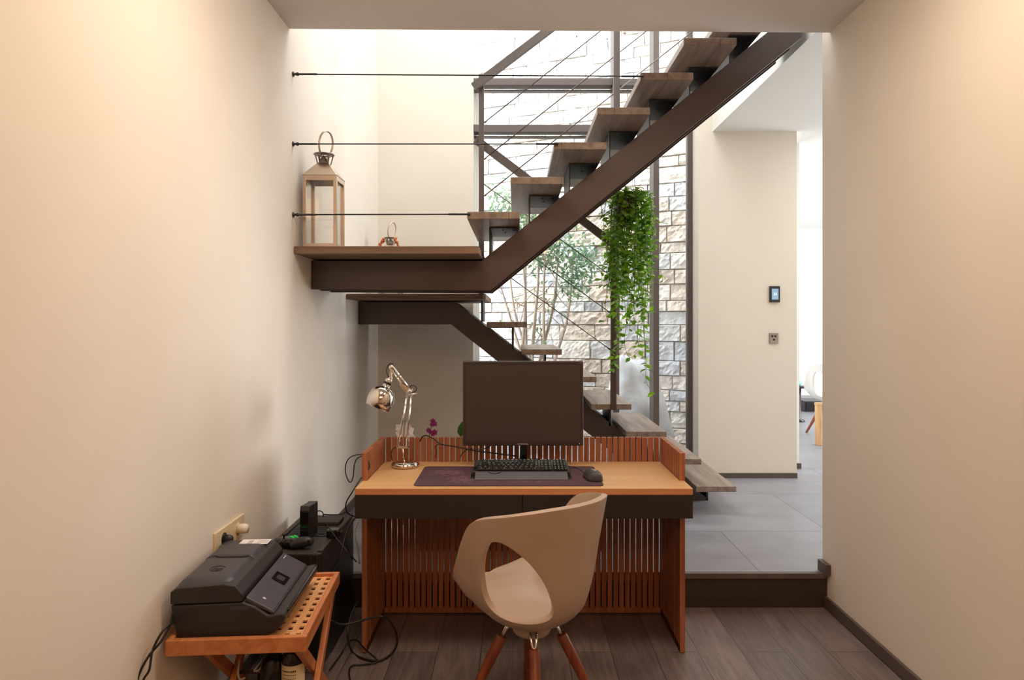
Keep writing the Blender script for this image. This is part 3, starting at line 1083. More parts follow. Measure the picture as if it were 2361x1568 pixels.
LZT = Z(567.5, UY)
lc = Vector(((X(697, 3.5) + X(776, 3.5)) / 2, 3.5 + 0.085, LZT))
t = thing('lantern', 'large metal and glass lantern with a ring handle on the upper landing', 'lantern', lc)
lantern_parts(t, X(776, 3.5) - X(697, 3.5), 0.372, lc, 0.165)
obj('door_knob', B().tube([P(774, 491, 3.56), P(779, 491, 3.56)], 0.003, 8), M['dulln'], t)
lc2 = Vector((X(901, 5.15), 5.15, Z(677, LY)))
t = thing('lantern', 'smaller lantern with orange beads, only its top showing behind the landing', 'lantern', lc2)
lantern_parts(t, 0.165, 0.33, lc2, 0.165)
rnd = random.Random(3)
for s in (-1, 1):
    bd = B()
    for k in range(34):
        f_ = rnd.random()
        bd.ball((lc2.x + s * (0.045 + 0.05 * f_) + rnd.uniform(-.008, .008), lc2.y - 0.06 + rnd.uniform(-.02, .01), lc2.z + 0.43 - 0.10 * f_ + rnd.uniform(-.008, .008)), rnd.uniform(0.006, 0.011), 7, 5)
    obj('bead_garland', bd, M['orange'], t)


# ================================================================ desk
D0, D1, D2 = 2.823, 2.97, 3.37
DX0, DX1 = X(818, D0), X(1593, D0)          # -0.664 .. 0.726
DX1 = 0.735
DZ = 0.753


def desk():
    t = thing('desk', 'wooden desk with a light top, black drawers and slatted sides and back', 'desk', ((DX0 + DX1) / 2, 3.1, 0))
    px0, px1 = DX0 - 0.004, DX1 + 0.004
    # top, notched for the slatted panels
    tp = B().prism([(DX0, D0), (DX1, D0), (DX1, D1 - 0.002), (px1 - 0.024, D1 - 0.002), (px1 - 0.024, D2), (px0 + 0.024, D2), (px0 + 0.024, D1 - 0.002), (DX0, D1 - 0.002)], DZ - 0.0265, DZ, 'xy')
    tp.bm.faces.ensure_lookup_table()
    for f in tp.bm.faces:
        f.normal_update()
        f.material_index = 0 if abs(f.normal.z) > 0.5 else 1
    obj('desktop', tp, [M['desktop'], M['deskedge']], t, bevel=0.0015)
    zb, zt = 0.629, DZ - 0.0275
    xm = X(1205, D0)
    obj('drawer', B().box(DX0, xm - 0.0012, D0, 3.30, zb, zt), M['drawer'], t, bevel=0.001)
    obj('drawer', B().box(xm + 0.0012, DX1, D0, 3.30, zb, zt), M['drawer'], t, bevel=0.001)
    H = 0.872
    pitch, sw = 0.0286, 0.0225
    # side panels: a row of upright slats with a solid front post
    for x0 in (px0, px1 - 0.0225):
        s = B()
        n = 10
        for k in range(n + 1):
            y = D1 + k * (D2 - D1) / (n + 1)
            s.box(x0, x0 + 0.0225, y, y + 0.0265, 0.003, H)
        s.box(x0 + 0.004, x0 + 0.0185, D1 + 0.004, D2 - 0.002, 0.07, 0.62)
        s.box(x0, x0 + 0.0225, D1 + 0.002, D2, 0.002, 0.036)
        obj('side_panel', s, M['slat'], t, bevel=0.001, seg=1)
    # back panel: 47 slats on a bottom rail
    s = B()
    a, c = px0 + 0.030, px1 - 0.030
    n = 47
    for k in range(n):
        x = a + (c - a - sw) * k / (n - 1)
        s.box(x, x + sw, D2 + 0.001, D2 + 0.019, 0.03, H)
    s.box(px0, px1, D2 - 0.002, D2 + 0.022, 0.006, 0.032)
    s.box(px0 + 0.02, px1 - 0.02, D2 + 0.019, D2 + 0.035, 0.155, 0.20)
    s.box(px0 + 0.02, px1 - 0.02, D2 + 0.019, D2 + 0.035, 0.66, 0.70)
    obj('back_panel', s, M['slat'], t, bevel=0.001, seg=1)
    # corner slats of the sides
    for x0 in (px0, px1 - 0.0225):
        obj('corner_post', B().box(x0, x0 + 0.0225, D2 + 0.001, D2 + 0.0225, 0.0, H), M['slat'], t, bevel=0.001, seg=1)
    return t


desk()


# ---- monitor
def monitor():
    D = 3.21
    x0, x1 = X(1067, D), X(1345, D)
    z0, z1 = Z(1028, D), Z(833, D)
    t = thing('computer_monitor', 'black desktop monitor, switched off, standing at the back of the desk', 'monitor', ((x0 + x1) / 2, 3.28, DZ))
    b = B().box(x0, x1, D, D + 0.035, z0, z1)
    obj('housing', b, M['bezel'], t, bevel=0.004)
    obj('housing_back', B().box(x0 + 0.06, x1 - 0.06, D + 0.035, D + 0.06, z0 + 0.05, z1 - 0.05), M['bezel'], t, bevel=0.01)
    obj('screen', B().box(x0 + 0.015, x1 - 0.015, D - 0.0006, D + 0.002, z0 + 0.020, z1 - 0.018), M['screen'], t)
    text_obj('maker_lettering', 'SAMSUNG', 0.0105, M['silver'], t, frame_mtx((X(1205.5, D), D - 0.0012, z0 + 0.0085), (1, 0, 0), (0, 0, 1)))
    obj('power_led', B().ball((x1 - 0.018, D - 0.0005, z0 + 0.010), 0.0012, 8, 6), M['statw'], t)
    obj('model_mark', B().box(x1 - 0.024, x1 - 0.008, D - 0.0006, D + 0.0005, z1 - 0.0095, z1 - 0.0075), M['dulln'], t)
    xc = X(1207, D)
    nk = B().prism([(xc - 0.016, z0 + 0.03), (xc + 0.016, z0 + 0.03), (xc + 0.017, DZ + 0.04), (xc + 0.030, DZ + 0.018), (xc - 0.030, DZ + 0.018), (xc - 0.017, DZ + 0.04)], D + 0.036, D + 0.066)
    obj('neck', nk, M['blkg'], t, bevel=0.004)
    obj('foot', B().prism([(xc - 0.09, D + 0.0), (xc + 0.09, D + 0.0), (xc + 0.105, D + 0.03), (xc + 0.105, D + 0.12), (xc + 0.07, D + 0.15), (xc - 0.07, D + 0.15), (xc - 0.105, D + 0.12), (xc - 0.105, D + 0.03)], DZ, DZ + 0.0175, 'xy'), M['blkg'], t, bevel=0.005)


monitor()


# ---- mouse pad, keyboard, mouse
def rounded(x0, x1, y0, y1, r, n=6):
    pts = []
    for cx_, cy_, a0 in ((x1 - r, y0 + r, -90), (x1 - r, y1 - r, 0), (x0 + r, y1 - r, 90), (x0 + r, y0 + r, 180)):
        for k in range(n + 1):
            a = R(a0 + 90 * k / n)
            pts.append((cx_ + r * cos(a), cy_ + r * sin(a)))
    return pts


mx0, mx1 = X(952, 2.86), X(1393, 2.86)
my0, my1 = 2.862, 3.245
pad = thing('mouse_pad', 'large plum coloured mouse pad with a mauve pattern lying on the desk', 'mouse pad', ((mx0 + mx1) / 2, (my0 + my1) / 2, DZ))
obj('cloth', B().prism(rounded(mx0, mx1, my0, my1, 0.022), DZ + 0.0003, DZ + 0.0035, 'xy'), M['mousepad'], pad)
rnd = random.Random(9)


def blotch(cx_, cy_, n, sx, sy):
    pr_ = B()
    for k in range(n):
        a, c_ = rnd.gauss(0, sx), rnd.gauss(0, sy)
        s_ = rnd.uniform(0.002, 0.010)
        an = rnd.uniform(0, pi)
        q = [(cx_ + a + s_ * cos(an + j * pi * 2 / 5) * (1.6 if j % 2 else .8), cy_ + c_ + s_ * .6 * sin(an + j * pi * 2 / 5)) for j in range(5)]
        vv = [pr_.bm.verts.new((u, v, DZ + 0.0037 + 0.00002 * (k % 7))) for u, v in q]
        pr_._f(vv)
    o_ = obj('print', pr_, M['mauve'], pad); o_['kind'] = 'stuff'


blotch(X(1035, 3.1), 3.10, 170, 0.036, 0.024)
blotch(X(1020, 3.0), 3.13, 40, 0.05, 0.02)
blotch(X(1070, 3.0), 2.98, 120, 0.03, 0.035)
blotch(X(1340, 3.0), 3.0, 60, 0.04, 0.04)
blotch(X(1200, 3.0), 2.93, 40, 0.10, 0.008)


def keyboard():
    kx0, kx1 = X(1090, 3.0), X(1314, 3.0)
    z = DZ + 0.0038
    t = thing('keyboard', 'black backlit keyboard with a grey wrist rest on the mouse pad', 'keyboard', ((kx0 + kx1) / 2, 3.06, z))
    # wrist rest, slanted with chamfered corners
    y0, y1 = 2.962, 3.035
    b = B()
    b.prism([(y0, z), (y0 + 0.004, z + 0.005), (y1 - 0.01, z + 0.019), (y1, z + 0.019), (y1, z)], kx0 + 0.010, kx1 - 0.010, 'yz')
    obj('wrist_rest', b, M['grey'], t, bevel=0.003)
    for xa, xb in ((kx0 - 0.008, kx0 + 0.0095), (kx1 - 0.0095, kx1 + 0.008)):
        e = B()
        e.prism([(y0 + 0.010, z), (y0 + 0.02, z + 0.007), (y1 - 0.008, z + 0.016), (y1, z + 0.016), (y1, z)], xa, xb, 'yz')
        obj('rest_end', e, M['blkg'], t, bevel=0.004)
    yk0, yk1 = 3.037, 3.205
    cs = B().prism([(yk0, z), (yk0, z + 0.020), (yk1, z + 0.038), (yk1, z)], kx0 - 0.002, kx1 + 0.002, 'yz')
    obj('case', cs, M['blk'], t, bevel=0.003)
    kc = B(); lg = B()
    rows = [(15, 0.0), (15, 0), (14, 0), (13, 0), (12, 0), (8, 0)]
    n = 6
    rnd = random.Random(2)
    W = kx1 - kx0
    for r in range(6):
        yy = yk1 - 0.010 - (r + 0.5) * (yk1 - yk0 - 0.016) / 6
        zz = z + 0.020 + 0.018 * (yy - yk0) / (yk1 - yk0)
        sections = [(kx0 + 0.018, kx0 + 0.018 + W * 0.645, [15, 15, 14, 13, 12, 8][r]), (kx0 + 0.018 + W * .66, kx0 + .018 + W * .785, 3), (kx0 + .018 + W * .80, kx1 - 0.006, 4)]
        for a, c_, m_ in sections:
            st_ = (c_ - a) / m_
            for k in range(m_):
                xa, xb = a + k * st_ + 0.0012, a + (k + 1) * st_ - 0.0012
                kc.box(xa, xb, yy - 0.0108, yy + 0.0108, zz, zz + 0.0085)
                cxk = (xa + xb) / 2
                s_ = 0.0022
                if rnd.random() < 0.85:
                    lg.box(cxk - s_, cxk + s_ * rnd.uniform(.1, 1), yy + 0.002, yy + 0.0058, zz + 0.0086, zz + 0.0089)
    kc_o = obj('keycaps', kc, M['blk'], t, bevel=0.0012, seg=1)
    kc_o['kind'] = 'stuff'
    lo = obj('key_legends', lg, M['keylit'], t)
    lo['kind'] = 'stuff'
    ring = [Vector((X(1140, 3.0) + 0.026 * cos(a), y1 - 0.004 + 0.026 * sin(a) * 0.8, z + 0.0200 - max(0, -sin(a)) * 0.003)) for a in [pi * (1 + k / 12) for k in range(13)]]
    obj('volume_dial', B().tube(ring, 0.0022, 6), M['blkg'], t)
    obj('macro_keys', B().box(kx0 + 0.002, kx0 + 0.012, yk0 + 0.03, yk1 - 0.04, z + 0.028, z + 0.034), M['blk'], t)


keyboard()


def mouse():
    c = Vector((X(1367, 2.98), 2.985, DZ + 0.0038))
    t = thing('computer_mouse', 'dark grey wired computer mouse at the right of the mouse pad', 'mouse', c, R(12))
    b = B()
    rings = []
    NL, NS = 18, 20
    L, Wd, H = 0.128, 0.074, 0.044
    for i in range(NL + 1):
        s_ = i / NL
        y = (s_ - 0.5) * L
        prof_w = (max(0.0, 1 - abs(2 * s_ - 1) ** 3.2)) ** 0.5
        wd = Wd / 2 * prof_w * (1 - 0.13 * sin(pi * s_ * 1.0) * 0 - 0.10 * math.exp(-((s_ - 0.55) / 0.16) ** 2))
        h = H * (max(0.0, 1 - abs((s_ - 0.42) / 0.60) ** 2.2)) ** 0.6 if s_ < 1 else 0.0
        h = max(h, 0.004 if 0 < s_ < 1 else 0.0)
        ring = []
        for k in range(NS + 1):
            a = pi * k / NS
            ring.append(b.bm.verts.new((wd * cos(a) * (1 if abs(cos(a)) < .97 else 1), y, h * sin(a) ** 0.75)))
        rings.append(ring)
    for i in range(NL):
        for k in range(NS):
            f = b._f([rings[i][k], rings[i][k + 1], rings[i + 1][k + 1], rings[i + 1][k]])
            if f: f.smooth = True
        b._f([rings[i][0], rings[i + 1][0], rings[i + 1][NS], rings[i][NS]])
    bmesh.ops.remove_doubles(b.bm, verts=b.bm.verts, dist=0.00005)
    obj('shell', b, mat('mouse_charcoal_plastic', (66, 64, 68), 0.45), t, local=True)
    obj('scroll_wheel', B().lathe([(0, -0.004), (0.010, -0.004), (0.011, 0), (0.010, 0.004), (0, 0.004)], Matrix.Translation((0, 0.034, 0.0265)) @ Matrix.Rotation(R(90), 4, 'Y'), 18), M['dulln'], t, local=True)
    # three winding strokes of the emblem on its back
    em = B()
    for s_ in (-1, 0, 1):
        pts = []
        for k in range(13):
            u = k / 12
            yy = -0.036 + 0.020 * u
            xx = s_ * 0.0055 * (0.3 + u) + 0.0022 * sin(u * 7 + s_)
            s2 = (yy / L + 0.5)
            hh = H * (max(0.0, 1 - abs((s2 - 0.42) / 0.60) ** 2.2)) ** 0.6
            pw = (max(0.0, 1 - abs(2 * s2 - 1) ** 3.2)) ** 0.5 * Wd / 2
            ca = max(-1, min(1, xx / pw))
            pts.append(Vector((xx, yy, hh * (1 - ca * ca) ** 0.375 + 0.0004)))
        em.tube(pts, 0.0011, 5)
    obj('emblem', em, M['silver'], t, local=True)


mouse()
tag(obj('mouse_cable', B().tube(crom([P(1346, 1090, 3.03), P(1335, 1082, 3.08), P(1322, 1077, 3.12), P(1312, 1075, 3.16), P(1300, 1068, 3.24)], 6), 0.002, 6), M['cable']),
    'short black cable running from the mouse behind the keyboard', 'cable')


# ---- desk lamp
def desk_lamp():
    D = 3.255
    base = Vector((X(935, D), D, DZ))
    t = thing('desk_lamp', 'polished chrome jointed desk lamp with a round base and dome shade', 'lamp', base)

    def Q(px, py, dy=0.0):
        v = P(px, py, D)
        v.y += dy
        return v
    obj('base', B().lathe([(0, 0), (0.064, 0), (0.067, 0.004), (0.067, 0.012), (0.063, 0.019), (0.052, 0.0235), (0.02, 0.026), (0, 0.026)], Matrix.Translation(base + Vector((0, 0, 0.0003))), 48), M['chrome'], t)
    st = B().tube([base + Vector((-0.006, 0, 0.024)), Q(927, 1034)], 0.0055, 12)
    st.box(Q(914, 0).x, Q(941, 0).x, D - 0.004, D + 0.004, Q(0, 1034).z, Q(0, 1028).z)
    obj('stem', st, M['chrome'], t, bevel=0.001)
    lo = B()
    for a, c_ in (((918, 1030), (939, 907)), ((936, 1030), (949, 905))):
        for dy in (-0.010, 0.010):
            lo.tube([Q(*a, dy), Q(*c_, dy)], 0.0030, 8)
    obj('lower_arm', lo, M['chrome'], t)
    sp = B()
    for dy in (-0.005, 0.005):
        pts = []
        a, c_ = Q(929, 1015, dy), Q(934, 970, dy)
        for k in range(150):
            u = k / 149
            q = a.lerp(c_, u)
            pts.append(q + Vector((0.0045 * cos(u * 2 * pi * 18), 0.0045 * sin(u * 2 * pi * 18), 0)))
        sp.tube(pts, 0.0009, 4)
    obj('spring', sp, M['dulln'], t)
    jn = B().lathe([(0, -0.016), (0.008, -0.016), (0.010, -0.012), (0.010, 0.012), (0.008, 0.016), (0, 0.016)], Matrix.Translation(Q(945, 902)) @ Matrix.Rotation(R(90), 4, 'X'), 18)
    jn.lathe([(0, -0.02), (0.005, -0.02), (0.005, 0.02), (0, 0.02)], Matrix.Translation(Q(951, 909)) @ Matrix.Rotation(R(90), 4, 'Y'), 12)
    jn.prism([(Q(938, 0).x, Q(0, 907).z), (Q(950, 0).x, Q(0, 905).z), (Q(950, 0).x, Q(0, 896).z), (Q(924, 0).x, Q(0, 882).z), (Q(921, 0).x, Q(0, 886).z)], D - 0.009, D + 0.009)
    obj('elbow', jn, M['chrome'], t)
    up = B()
    for a, c_ in (((945, 897), (906, 845)), ((936, 901), (903, 851))):
        for dy in (-0.008, 0.008):
            up.tube([Q(*a, dy), Q(*c_, dy)], 0.0030, 8)
    obj('upper_arm', up, M['chrome'], t)
    hj = B().lathe([(0, -0.012), (0.010, -0.012), (0.012, -0.008), (0.012, 0.008), (0.010, 0.012), (0, 0.012)], Matrix.Translation(Q(903, 847)) @ Matrix.Rotation(R(90), 4, 'X'), 18)
    hj.bar(Q(903, 847), Q(899, 874), 0.010, 0.012)
    hj.tube([Q(904, 850, -.01), Q(905, 880, -.01), Q(900, 890, -.01)], 0.0022, 6)
    obj('head_joint', hj, M['chrome'], t)
    ax = (Q(872, 943) - Q(897, 876)).normalized()
    ax = (ax + Vector((0, -0.22, 0))).normalized()
    m_ = axis_mtx(Q(898, 872), ax)
    sk = B().lathe([(0, 0), (0.012, 0), (0.016, 0.006), (0.0175, 0.022), (0.0175, 0.036), (0.0185, 0.038), (0.0185, 0.052), (0.022, 0.056)], m_, 28)
    obj('socket', sk, M['chrome'], t)
    obj('socket_ring', B().lathe([(0.0182, 0.020), (0.0198, 0.021), (0.0198, 0.031), (0.0182, 0.032)], m_, 28, close=True), M['blk'], t)
    prof = [(0.017, 0.045), (0.032, 0.049), (0.047, 0.060), (0.058, 0.078), (0.063, 0.100), (0.062, 0.124), (0.056, 0.152), (0.0545, 0.1515), (0.060, 0.124), (0.061, 0.100), (0.056, 0.079), (0.0455, 0.062), (0.031, 0.051), (0.017, 0.047)]
    sh = B().lathe(prof, m_ , 48)
    obj('shade', sh, M['chrome'], t)
    obj('bulb', B().lathe([(0.012, 0.056), (0.014, 0.07), (0.026, 0.095), (0.027, 0.108), (0.018, 0.124), (0, 0.130)], m_, 24), M['plugw'], t)
    co = B().tube(crom([Q(898, 874), Q(892, 860), Q(893, 846), Q(900, 838), Q(907, 840)], 6), 0.0022, 6)
    ring = [Q(951, 897) + Vector((0.018 * cos(a) - 0.0, 0.01, 0.016 * sin(a))) for a in [k * 2 * pi / 20 + pi for k in range(20)]]
    obj('cord_loop', B().tube(ring, 0.0022, 6), M['cable'], t)
    obj('cord', co, M['cable'], t)
    co = B().tube(crom([Q(944, 1030), Q(925, 1029), Q(906, 1035), Q(902, 1048), Q(904, 1062)], 6), 0.0022, 6)
    obj('cord', co, M['cable'], t)


desk_lamp()


# ---- cables round the desk
def cable(label, pts, r=0.0028, m='cable', name='cable', n=7):
    o = obj(name, B().tube(crom(pts, n), r, 7), M[m])
    return tag(o, label, 'cable')


cable('black cable drooping from the slatted back to the monitor', [P(968, 1018, 3.36), P(974, 1007, 3.33), P(985, 1005, 3.31), P(1000, 1012, 3.30), P(1016, 1024, 3.30), P(1050, 1030, 3.28), P(1100, 1040, 3.25), P(1150, 1046, 3.27), P(1196, 1053, 3.29)], 0.0032)
cable('thin black cable looping up behind the monitor to its socket', [P(1100, 1036, 3.26), P(1120, 1034, 3.29), P(1135, 1024, 3.29), P(1140, 1012, 3.28)], 0.0022)
cable('short black cable dropping beside the slats right of the lamp', [P(1004, 1056, 3.35), P(1006, 1040, 3.34), P(1004, 1030, 3.34), P(1012, 1024, 3.33)], 0.0022)
cable('short black cable hanging down the slats left of the monitor', [P(1060, 1056, 3.34), P(1066, 1046, 3.33), P(1075, 1038, 3.31), P(1090, 1034, 3.28)], 0.0022)
xo = DX0 - 0.03
cable('black cable looping out from the left desk panel before the wall', [P(846, 1050, 3.03), P(832, 1048, 3.02), P(812, 1052, 3.02), P(800, 1064, 3.02), P(796, 1084, 3.02), P(801, 1104, 3.02), P(808, 1112, 3.02), P(814, 1100, 3.02), P(817, 1072, 3.02), P(824, 1057, 3.02), P(836, 1052, 3.02), P(848, 1056, 3.02)], 0.0024)
cable('black cables bundled over the left desk edge and falling to the tower', [P(849, 1062, 3.01), P(852, 1075, 3.00), P(848, 1085, 2.99), P(838, 1096, 2.98), P(825, 1114, 2.96), P(812, 1135, 2.93), P(800, 1155, 2.95), P(797, 1170, 3.0), P(803, 1184, 3.05), P(820, 1192, 3.1)], 0.0028)
cable('black cable hanging from the desk edge behind the tower', [P(849, 1080, 3.0), P(842, 1090, 3.0), P(826, 1180, 3.02), P(805, 1215, 3.0), P(798, 1250, 2.98), P(812, 1290, 3.0)], 0.0024)
cable('black cable slanting down the side of the tower from the small box', [P(753, 1208, 2.98), P(775, 1240, 2.86), P(800, 1270, 2.80), P(822, 1296, 2.82)], 0.0024)
cable('thin black cable crossing the tower side down towards the floor', [P(822, 1185, 3.05), P(800, 1225, 2.88), P(788, 1270, 2.80), P(775, 1340, 2.78), P(770, 1400, 2.76), P(764, 1470, 2.75)], 0.0020)
cable('pale cable hanging between the tower and the desk panel', [P(826, 1200, 3.12), P(818, 1230, 3.1), P(825, 1262, 3.1), P(829, 1300, 3.1)], 0.003, 'greycable')
zf = 0.006


def FL(px, py, z=zf):
    d = (HC - z) * F / (py - HY)
    return Vector((X(px, d), d, z))


cable('black cable lying in a wide loop on the floor by the left desk panel', [P(760, 1430, 2.72), P(790, 1440, 2.75), P(830, 1432, 2.78), P(860, 1424, 2.82), P(890, 1424, 2.84), FL(912, 1455, 0.05), FL(915, 1485), FL(900, 1510), FL(872, 1524), FL(835, 1518), FL(812, 1503), P(802, 1470, 2.85), P(806, 1430, 2.9), P(815, 1405, 2.95), P(828, 1385, 3.0)], 0.0045)
cable('thin black cord curling across the dark floor planks near the tray table', [FL(760, 1545), FL(785, 1510), FL(800, 1485, 0.03), FL(820, 1475, 0.03), FL(845, 1500, 0.03), FL(870, 1524, 0.012), FL(840, 1532), FL(812, 1535), FL(805, 1550), FL(808, 1572)], 0.0036)
cable('black power cable trailing from the printer down the left wall', [P(402, 1400, 2.20), P(392, 1440, 2.12), P(372, 1478, 2.07), P(345, 1510, 2.05), P(325, 1545, 2.03), P(316, 1575, 2.02), P(318, 1640, 2.03)], 0.0036)
cable('second black printer cable hanging lower beside the left wall', [P(408, 1432, 2.18), P(392, 1440, 2.10), P(372, 1460, 2.06), P(352, 1500, 2.04), P(344, 1545, 2.02), P(330, 1570, 2.02), P(322, 1620, 2.02)], 0.0036)


# ================================================================ the tub chair
def smooth_pts(tab, x):
    for (a, va), (c, vc) in zip(tab[:-1], tab[1:]):
        if x <= c:
            u = (x - a) / (c - a)
            u = u * u * (3 - 2 * u)
            return va + (vc - va) * u
    return tab[-1][1]


def catm(tab, x):
    n = len(tab)
    for i in range(n - 1):
        if x <= tab[i + 1][0] or i == n - 2:
            a, va = tab[i]; c, vc = tab[i + 1]
            u = (x - a) / (c - a)
            pa = tab[max(i - 1, 0)]; pc = tab[min(i + 2, n - 1)]
            ma = (vc - pa[1]) / (c - pa[0]) * (c - a)
            mc = (pc[1] - va) / (pc[0] - a) * (c - a)
            return (2 * u**3 - 3 * u**2 + 1) * va + (u**3 - 2 * u**2 + u) * ma + (-2 * u**3 + 3 * u**2) * vc + (u**3 - u**2) * mc


SEAT0 = 0.375
RIM = [(0, 0.835), (30, 0.830), (60, 0.808), (88, 0.776), (99, 0.742), (110, 0.672), (121, 0.590), (136, 0.510), (156, 0.468), (180, 0.462)]
RAD = [(0, 0.262), (45, 0.262), (90, 0.258), (115, 0.268), (135, 0.280), (155, 0.270), (180, 0.245)]


def shell_point(psi, s):
    """psi: degrees from the back (0) round to the front (180); s 0..1 from the bottom centre to the rim"""
    a = abs(psi)
    H = catm(RIM, a) - SEAT0
    Rr = catm(RAD, a)
    k = min(1, max(0, (H - 0.10) / 0.22)); k = k * k * (3 - 2 * k)
    lo = [(0, 0), (0.10, 0.004), (0.175, 0.03), (0.215, 0.058), (0.24, 0.082), (Rr, H)]
    hi = [(0, 0), (0.10, 0.004), (0.165, 0.042), (0.205, 0.115), (0.232, 0.115 + (H - 0.115) * 0.5), (Rr, H)]
    pts = [Vector((l[0] * (1 - k) + h[0] * k, l[1] * (1 - k) + h[1] * k, 0)) for l, h in zip(lo, hi)]
    t_ = s * 5
    i = min(int(t_), 4)
    u = t_ - i
    q = [pts[0] * 2 - pts[1]] + pts + [pts[5] * 2 - pts[4]]
    A, Bq, C, D_ = q[i], q[i + 1], q[i + 2], q[i + 3]
    v = 0.5 * ((2 * Bq) + (C - A) * u + (2 * A - 5 * Bq + 4 * C - D_) * u * u + (3 * Bq - 3 * C + D_ - A) * u ** 3)
    ang = R(-90 + psi)
    return Vector((v.x * cos(ang), v.x * sin(ang) * 1.0, SEAT0 + v.y))


def hole_f(psi, s):
    """<1 inside the egg-shaped side opening"""
    u = (abs(psi) - 61) / 32.0
    v = (s - 0.675) / 0.220
    u2 = u - 0.34 * v
    wdt = 1.0 - 0.36 * v
    return (u2 / wdt) ** 2 + v ** 2


def tub_chair(name, label, loc, rz, shell_m, leg_m):
    t = thing(name, label, 'chair', loc, rz)
    NP, NS = 168, 84
    b = B()
    grid = {}
    for i in range(NP):
        for k in range(1, NS + 1):
            grid[(i, k)] = b.bm.verts.new(shell_point(-180 + 360 * i / NP, k / NS))
    c0 = b.bm.verts.new((0, 0, SEAT0))
    par = {}
    for i in range(NP):
        j = (i + 1) % NP
        f = b._f([c0, grid[(i, 1)], grid[(j, 1)]])
        for k in range(1, NS):
            ps = [(-180 + 360 * (i + .5) / NP, (k + 0.5) / NS)]
            if hole_f(*ps[0]) < 1:
                continue
            b._f([grid[(i, k)], grid[(j, k)], grid[(j, k + 1)], grid[(i, k + 1)]])
    # pull the rim of the two openings onto the smooth egg curve
    for (i, k), v in grid.items():
        if not v.link_faces:
            continue
        if v.is_boundary and k < NS:
            psi, s = -180 + 360 * i / NP, k / NS
            sg = 1 if psi > 0 else -1
            for _ in range(12):
                f0 = hole_f(psi, s) - 1
                e = 1e-3
                gx = (hole_f(psi + e * 100, s) - 1 - f0) / (e * 100) * 33
                gy = (hole_f(psi, s + e) - 1 - f0) / e * 0.235
                g2 = gx * gx + gy * gy + 1e-9
                psi -= f0 * gx / g2 * 33
                s -= f0 * gy / g2 * 0.235
            v.co = shell_point(psi, max(0.02, min(1, s)))
    for v in [v for v in b.bm.verts if not v.link_faces]:
        b.bm.verts.remove(v)
    for f in b.bm.faces:
        f.smooth = True
    sh = obj('seat_shell', b, shell_m, t, local=True)
    md = sh.modifiers.new('thickness', 'SOLIDIFY')
    md.thickness = 0.021
    md.offset = 0
    md.use_even_offset = False
    md2 = sh.modifiers.new('round', 'BEVEL')
    md2.width = 0.009
    md2.segments = 3
    md2.limit_method = 'ANGLE'
    md2.angle_limit = R(50)
    obj('swivel_plate', B().lathe([(0, SEAT0 - 0.010), (0.070, SEAT0 - 0.010), (0.073, SEAT0 - 0.014), (0.073, SEAT0 - 0.020), (0.066, SEAT0 - 0.022), (0, SEAT0 - 0.022)], None, 40), M['dulln'], t, local=True)
    obj('hub', B().lathe([(0, SEAT0 - 0.0225), (0.072, SEAT0 - 0.0225), (0.072, SEAT0 - 0.040), (0.064, SEAT0 - 0.056), (0.05, SEAT0 - 0.062), (0, SEAT0 - 0.062)], None, 40), shell_m, t, local=True)
    rz_off = -rz - R(90)          # legs square to the room, one towards the camera
    for k in range(4):
        a = rz_off + k * pi / 2 + R(3)
        d = Vector((cos(a), sin(a), 0))
        z1 = SEAT0 - 0.035
        arm = B()
        sd = Vector((-d.y, d.x, 0)) * 0.010
        for sg in (-1, 1):
            arm.tube(crom([d * 0.055 + Vector((0, 0, z1)) + sd * sg, d * 0.082 + Vector((0, 0, z1 + 0.004)) + sd * sg, d * 0.100 + Vector((0, 0, z1 - 0.018)) + sd * sg * 0.8, d * 0.112 + Vector((0, 0, z1 - 0.050))], 5), 0.0048, 8)
        foot = d * 0.262 + Vector((0, 0, 0.0))
        top = d * 0.108 + Vector((0, 0, z1 - 0.035))
        leg = B().tube([top, top.lerp(foot, 0.02), top.lerp(foot, 0.3), top.lerp(foot, 0.97), foot], [0.017, 0.0195, 0.019, 0.0125, 0.012], 18)
        lo = obj('leg', leg, leg_m, t, local=True)
        obj('leg_bracket', arm, M['chrome'], lo, local=True)
    return t


ch = tub_chair('tub_chair', 'taupe moulded tub chair with oval openings and wooden legs before the desk', (X(1226, 2.48), 2.48, 0.0), R(42), M['shell'], M['leg'])


# ================================================================ folding tray table and printer
TYAW = R(4)
tt_loc = Vector((-0.889, 2.405, 0))
TH = 0.456


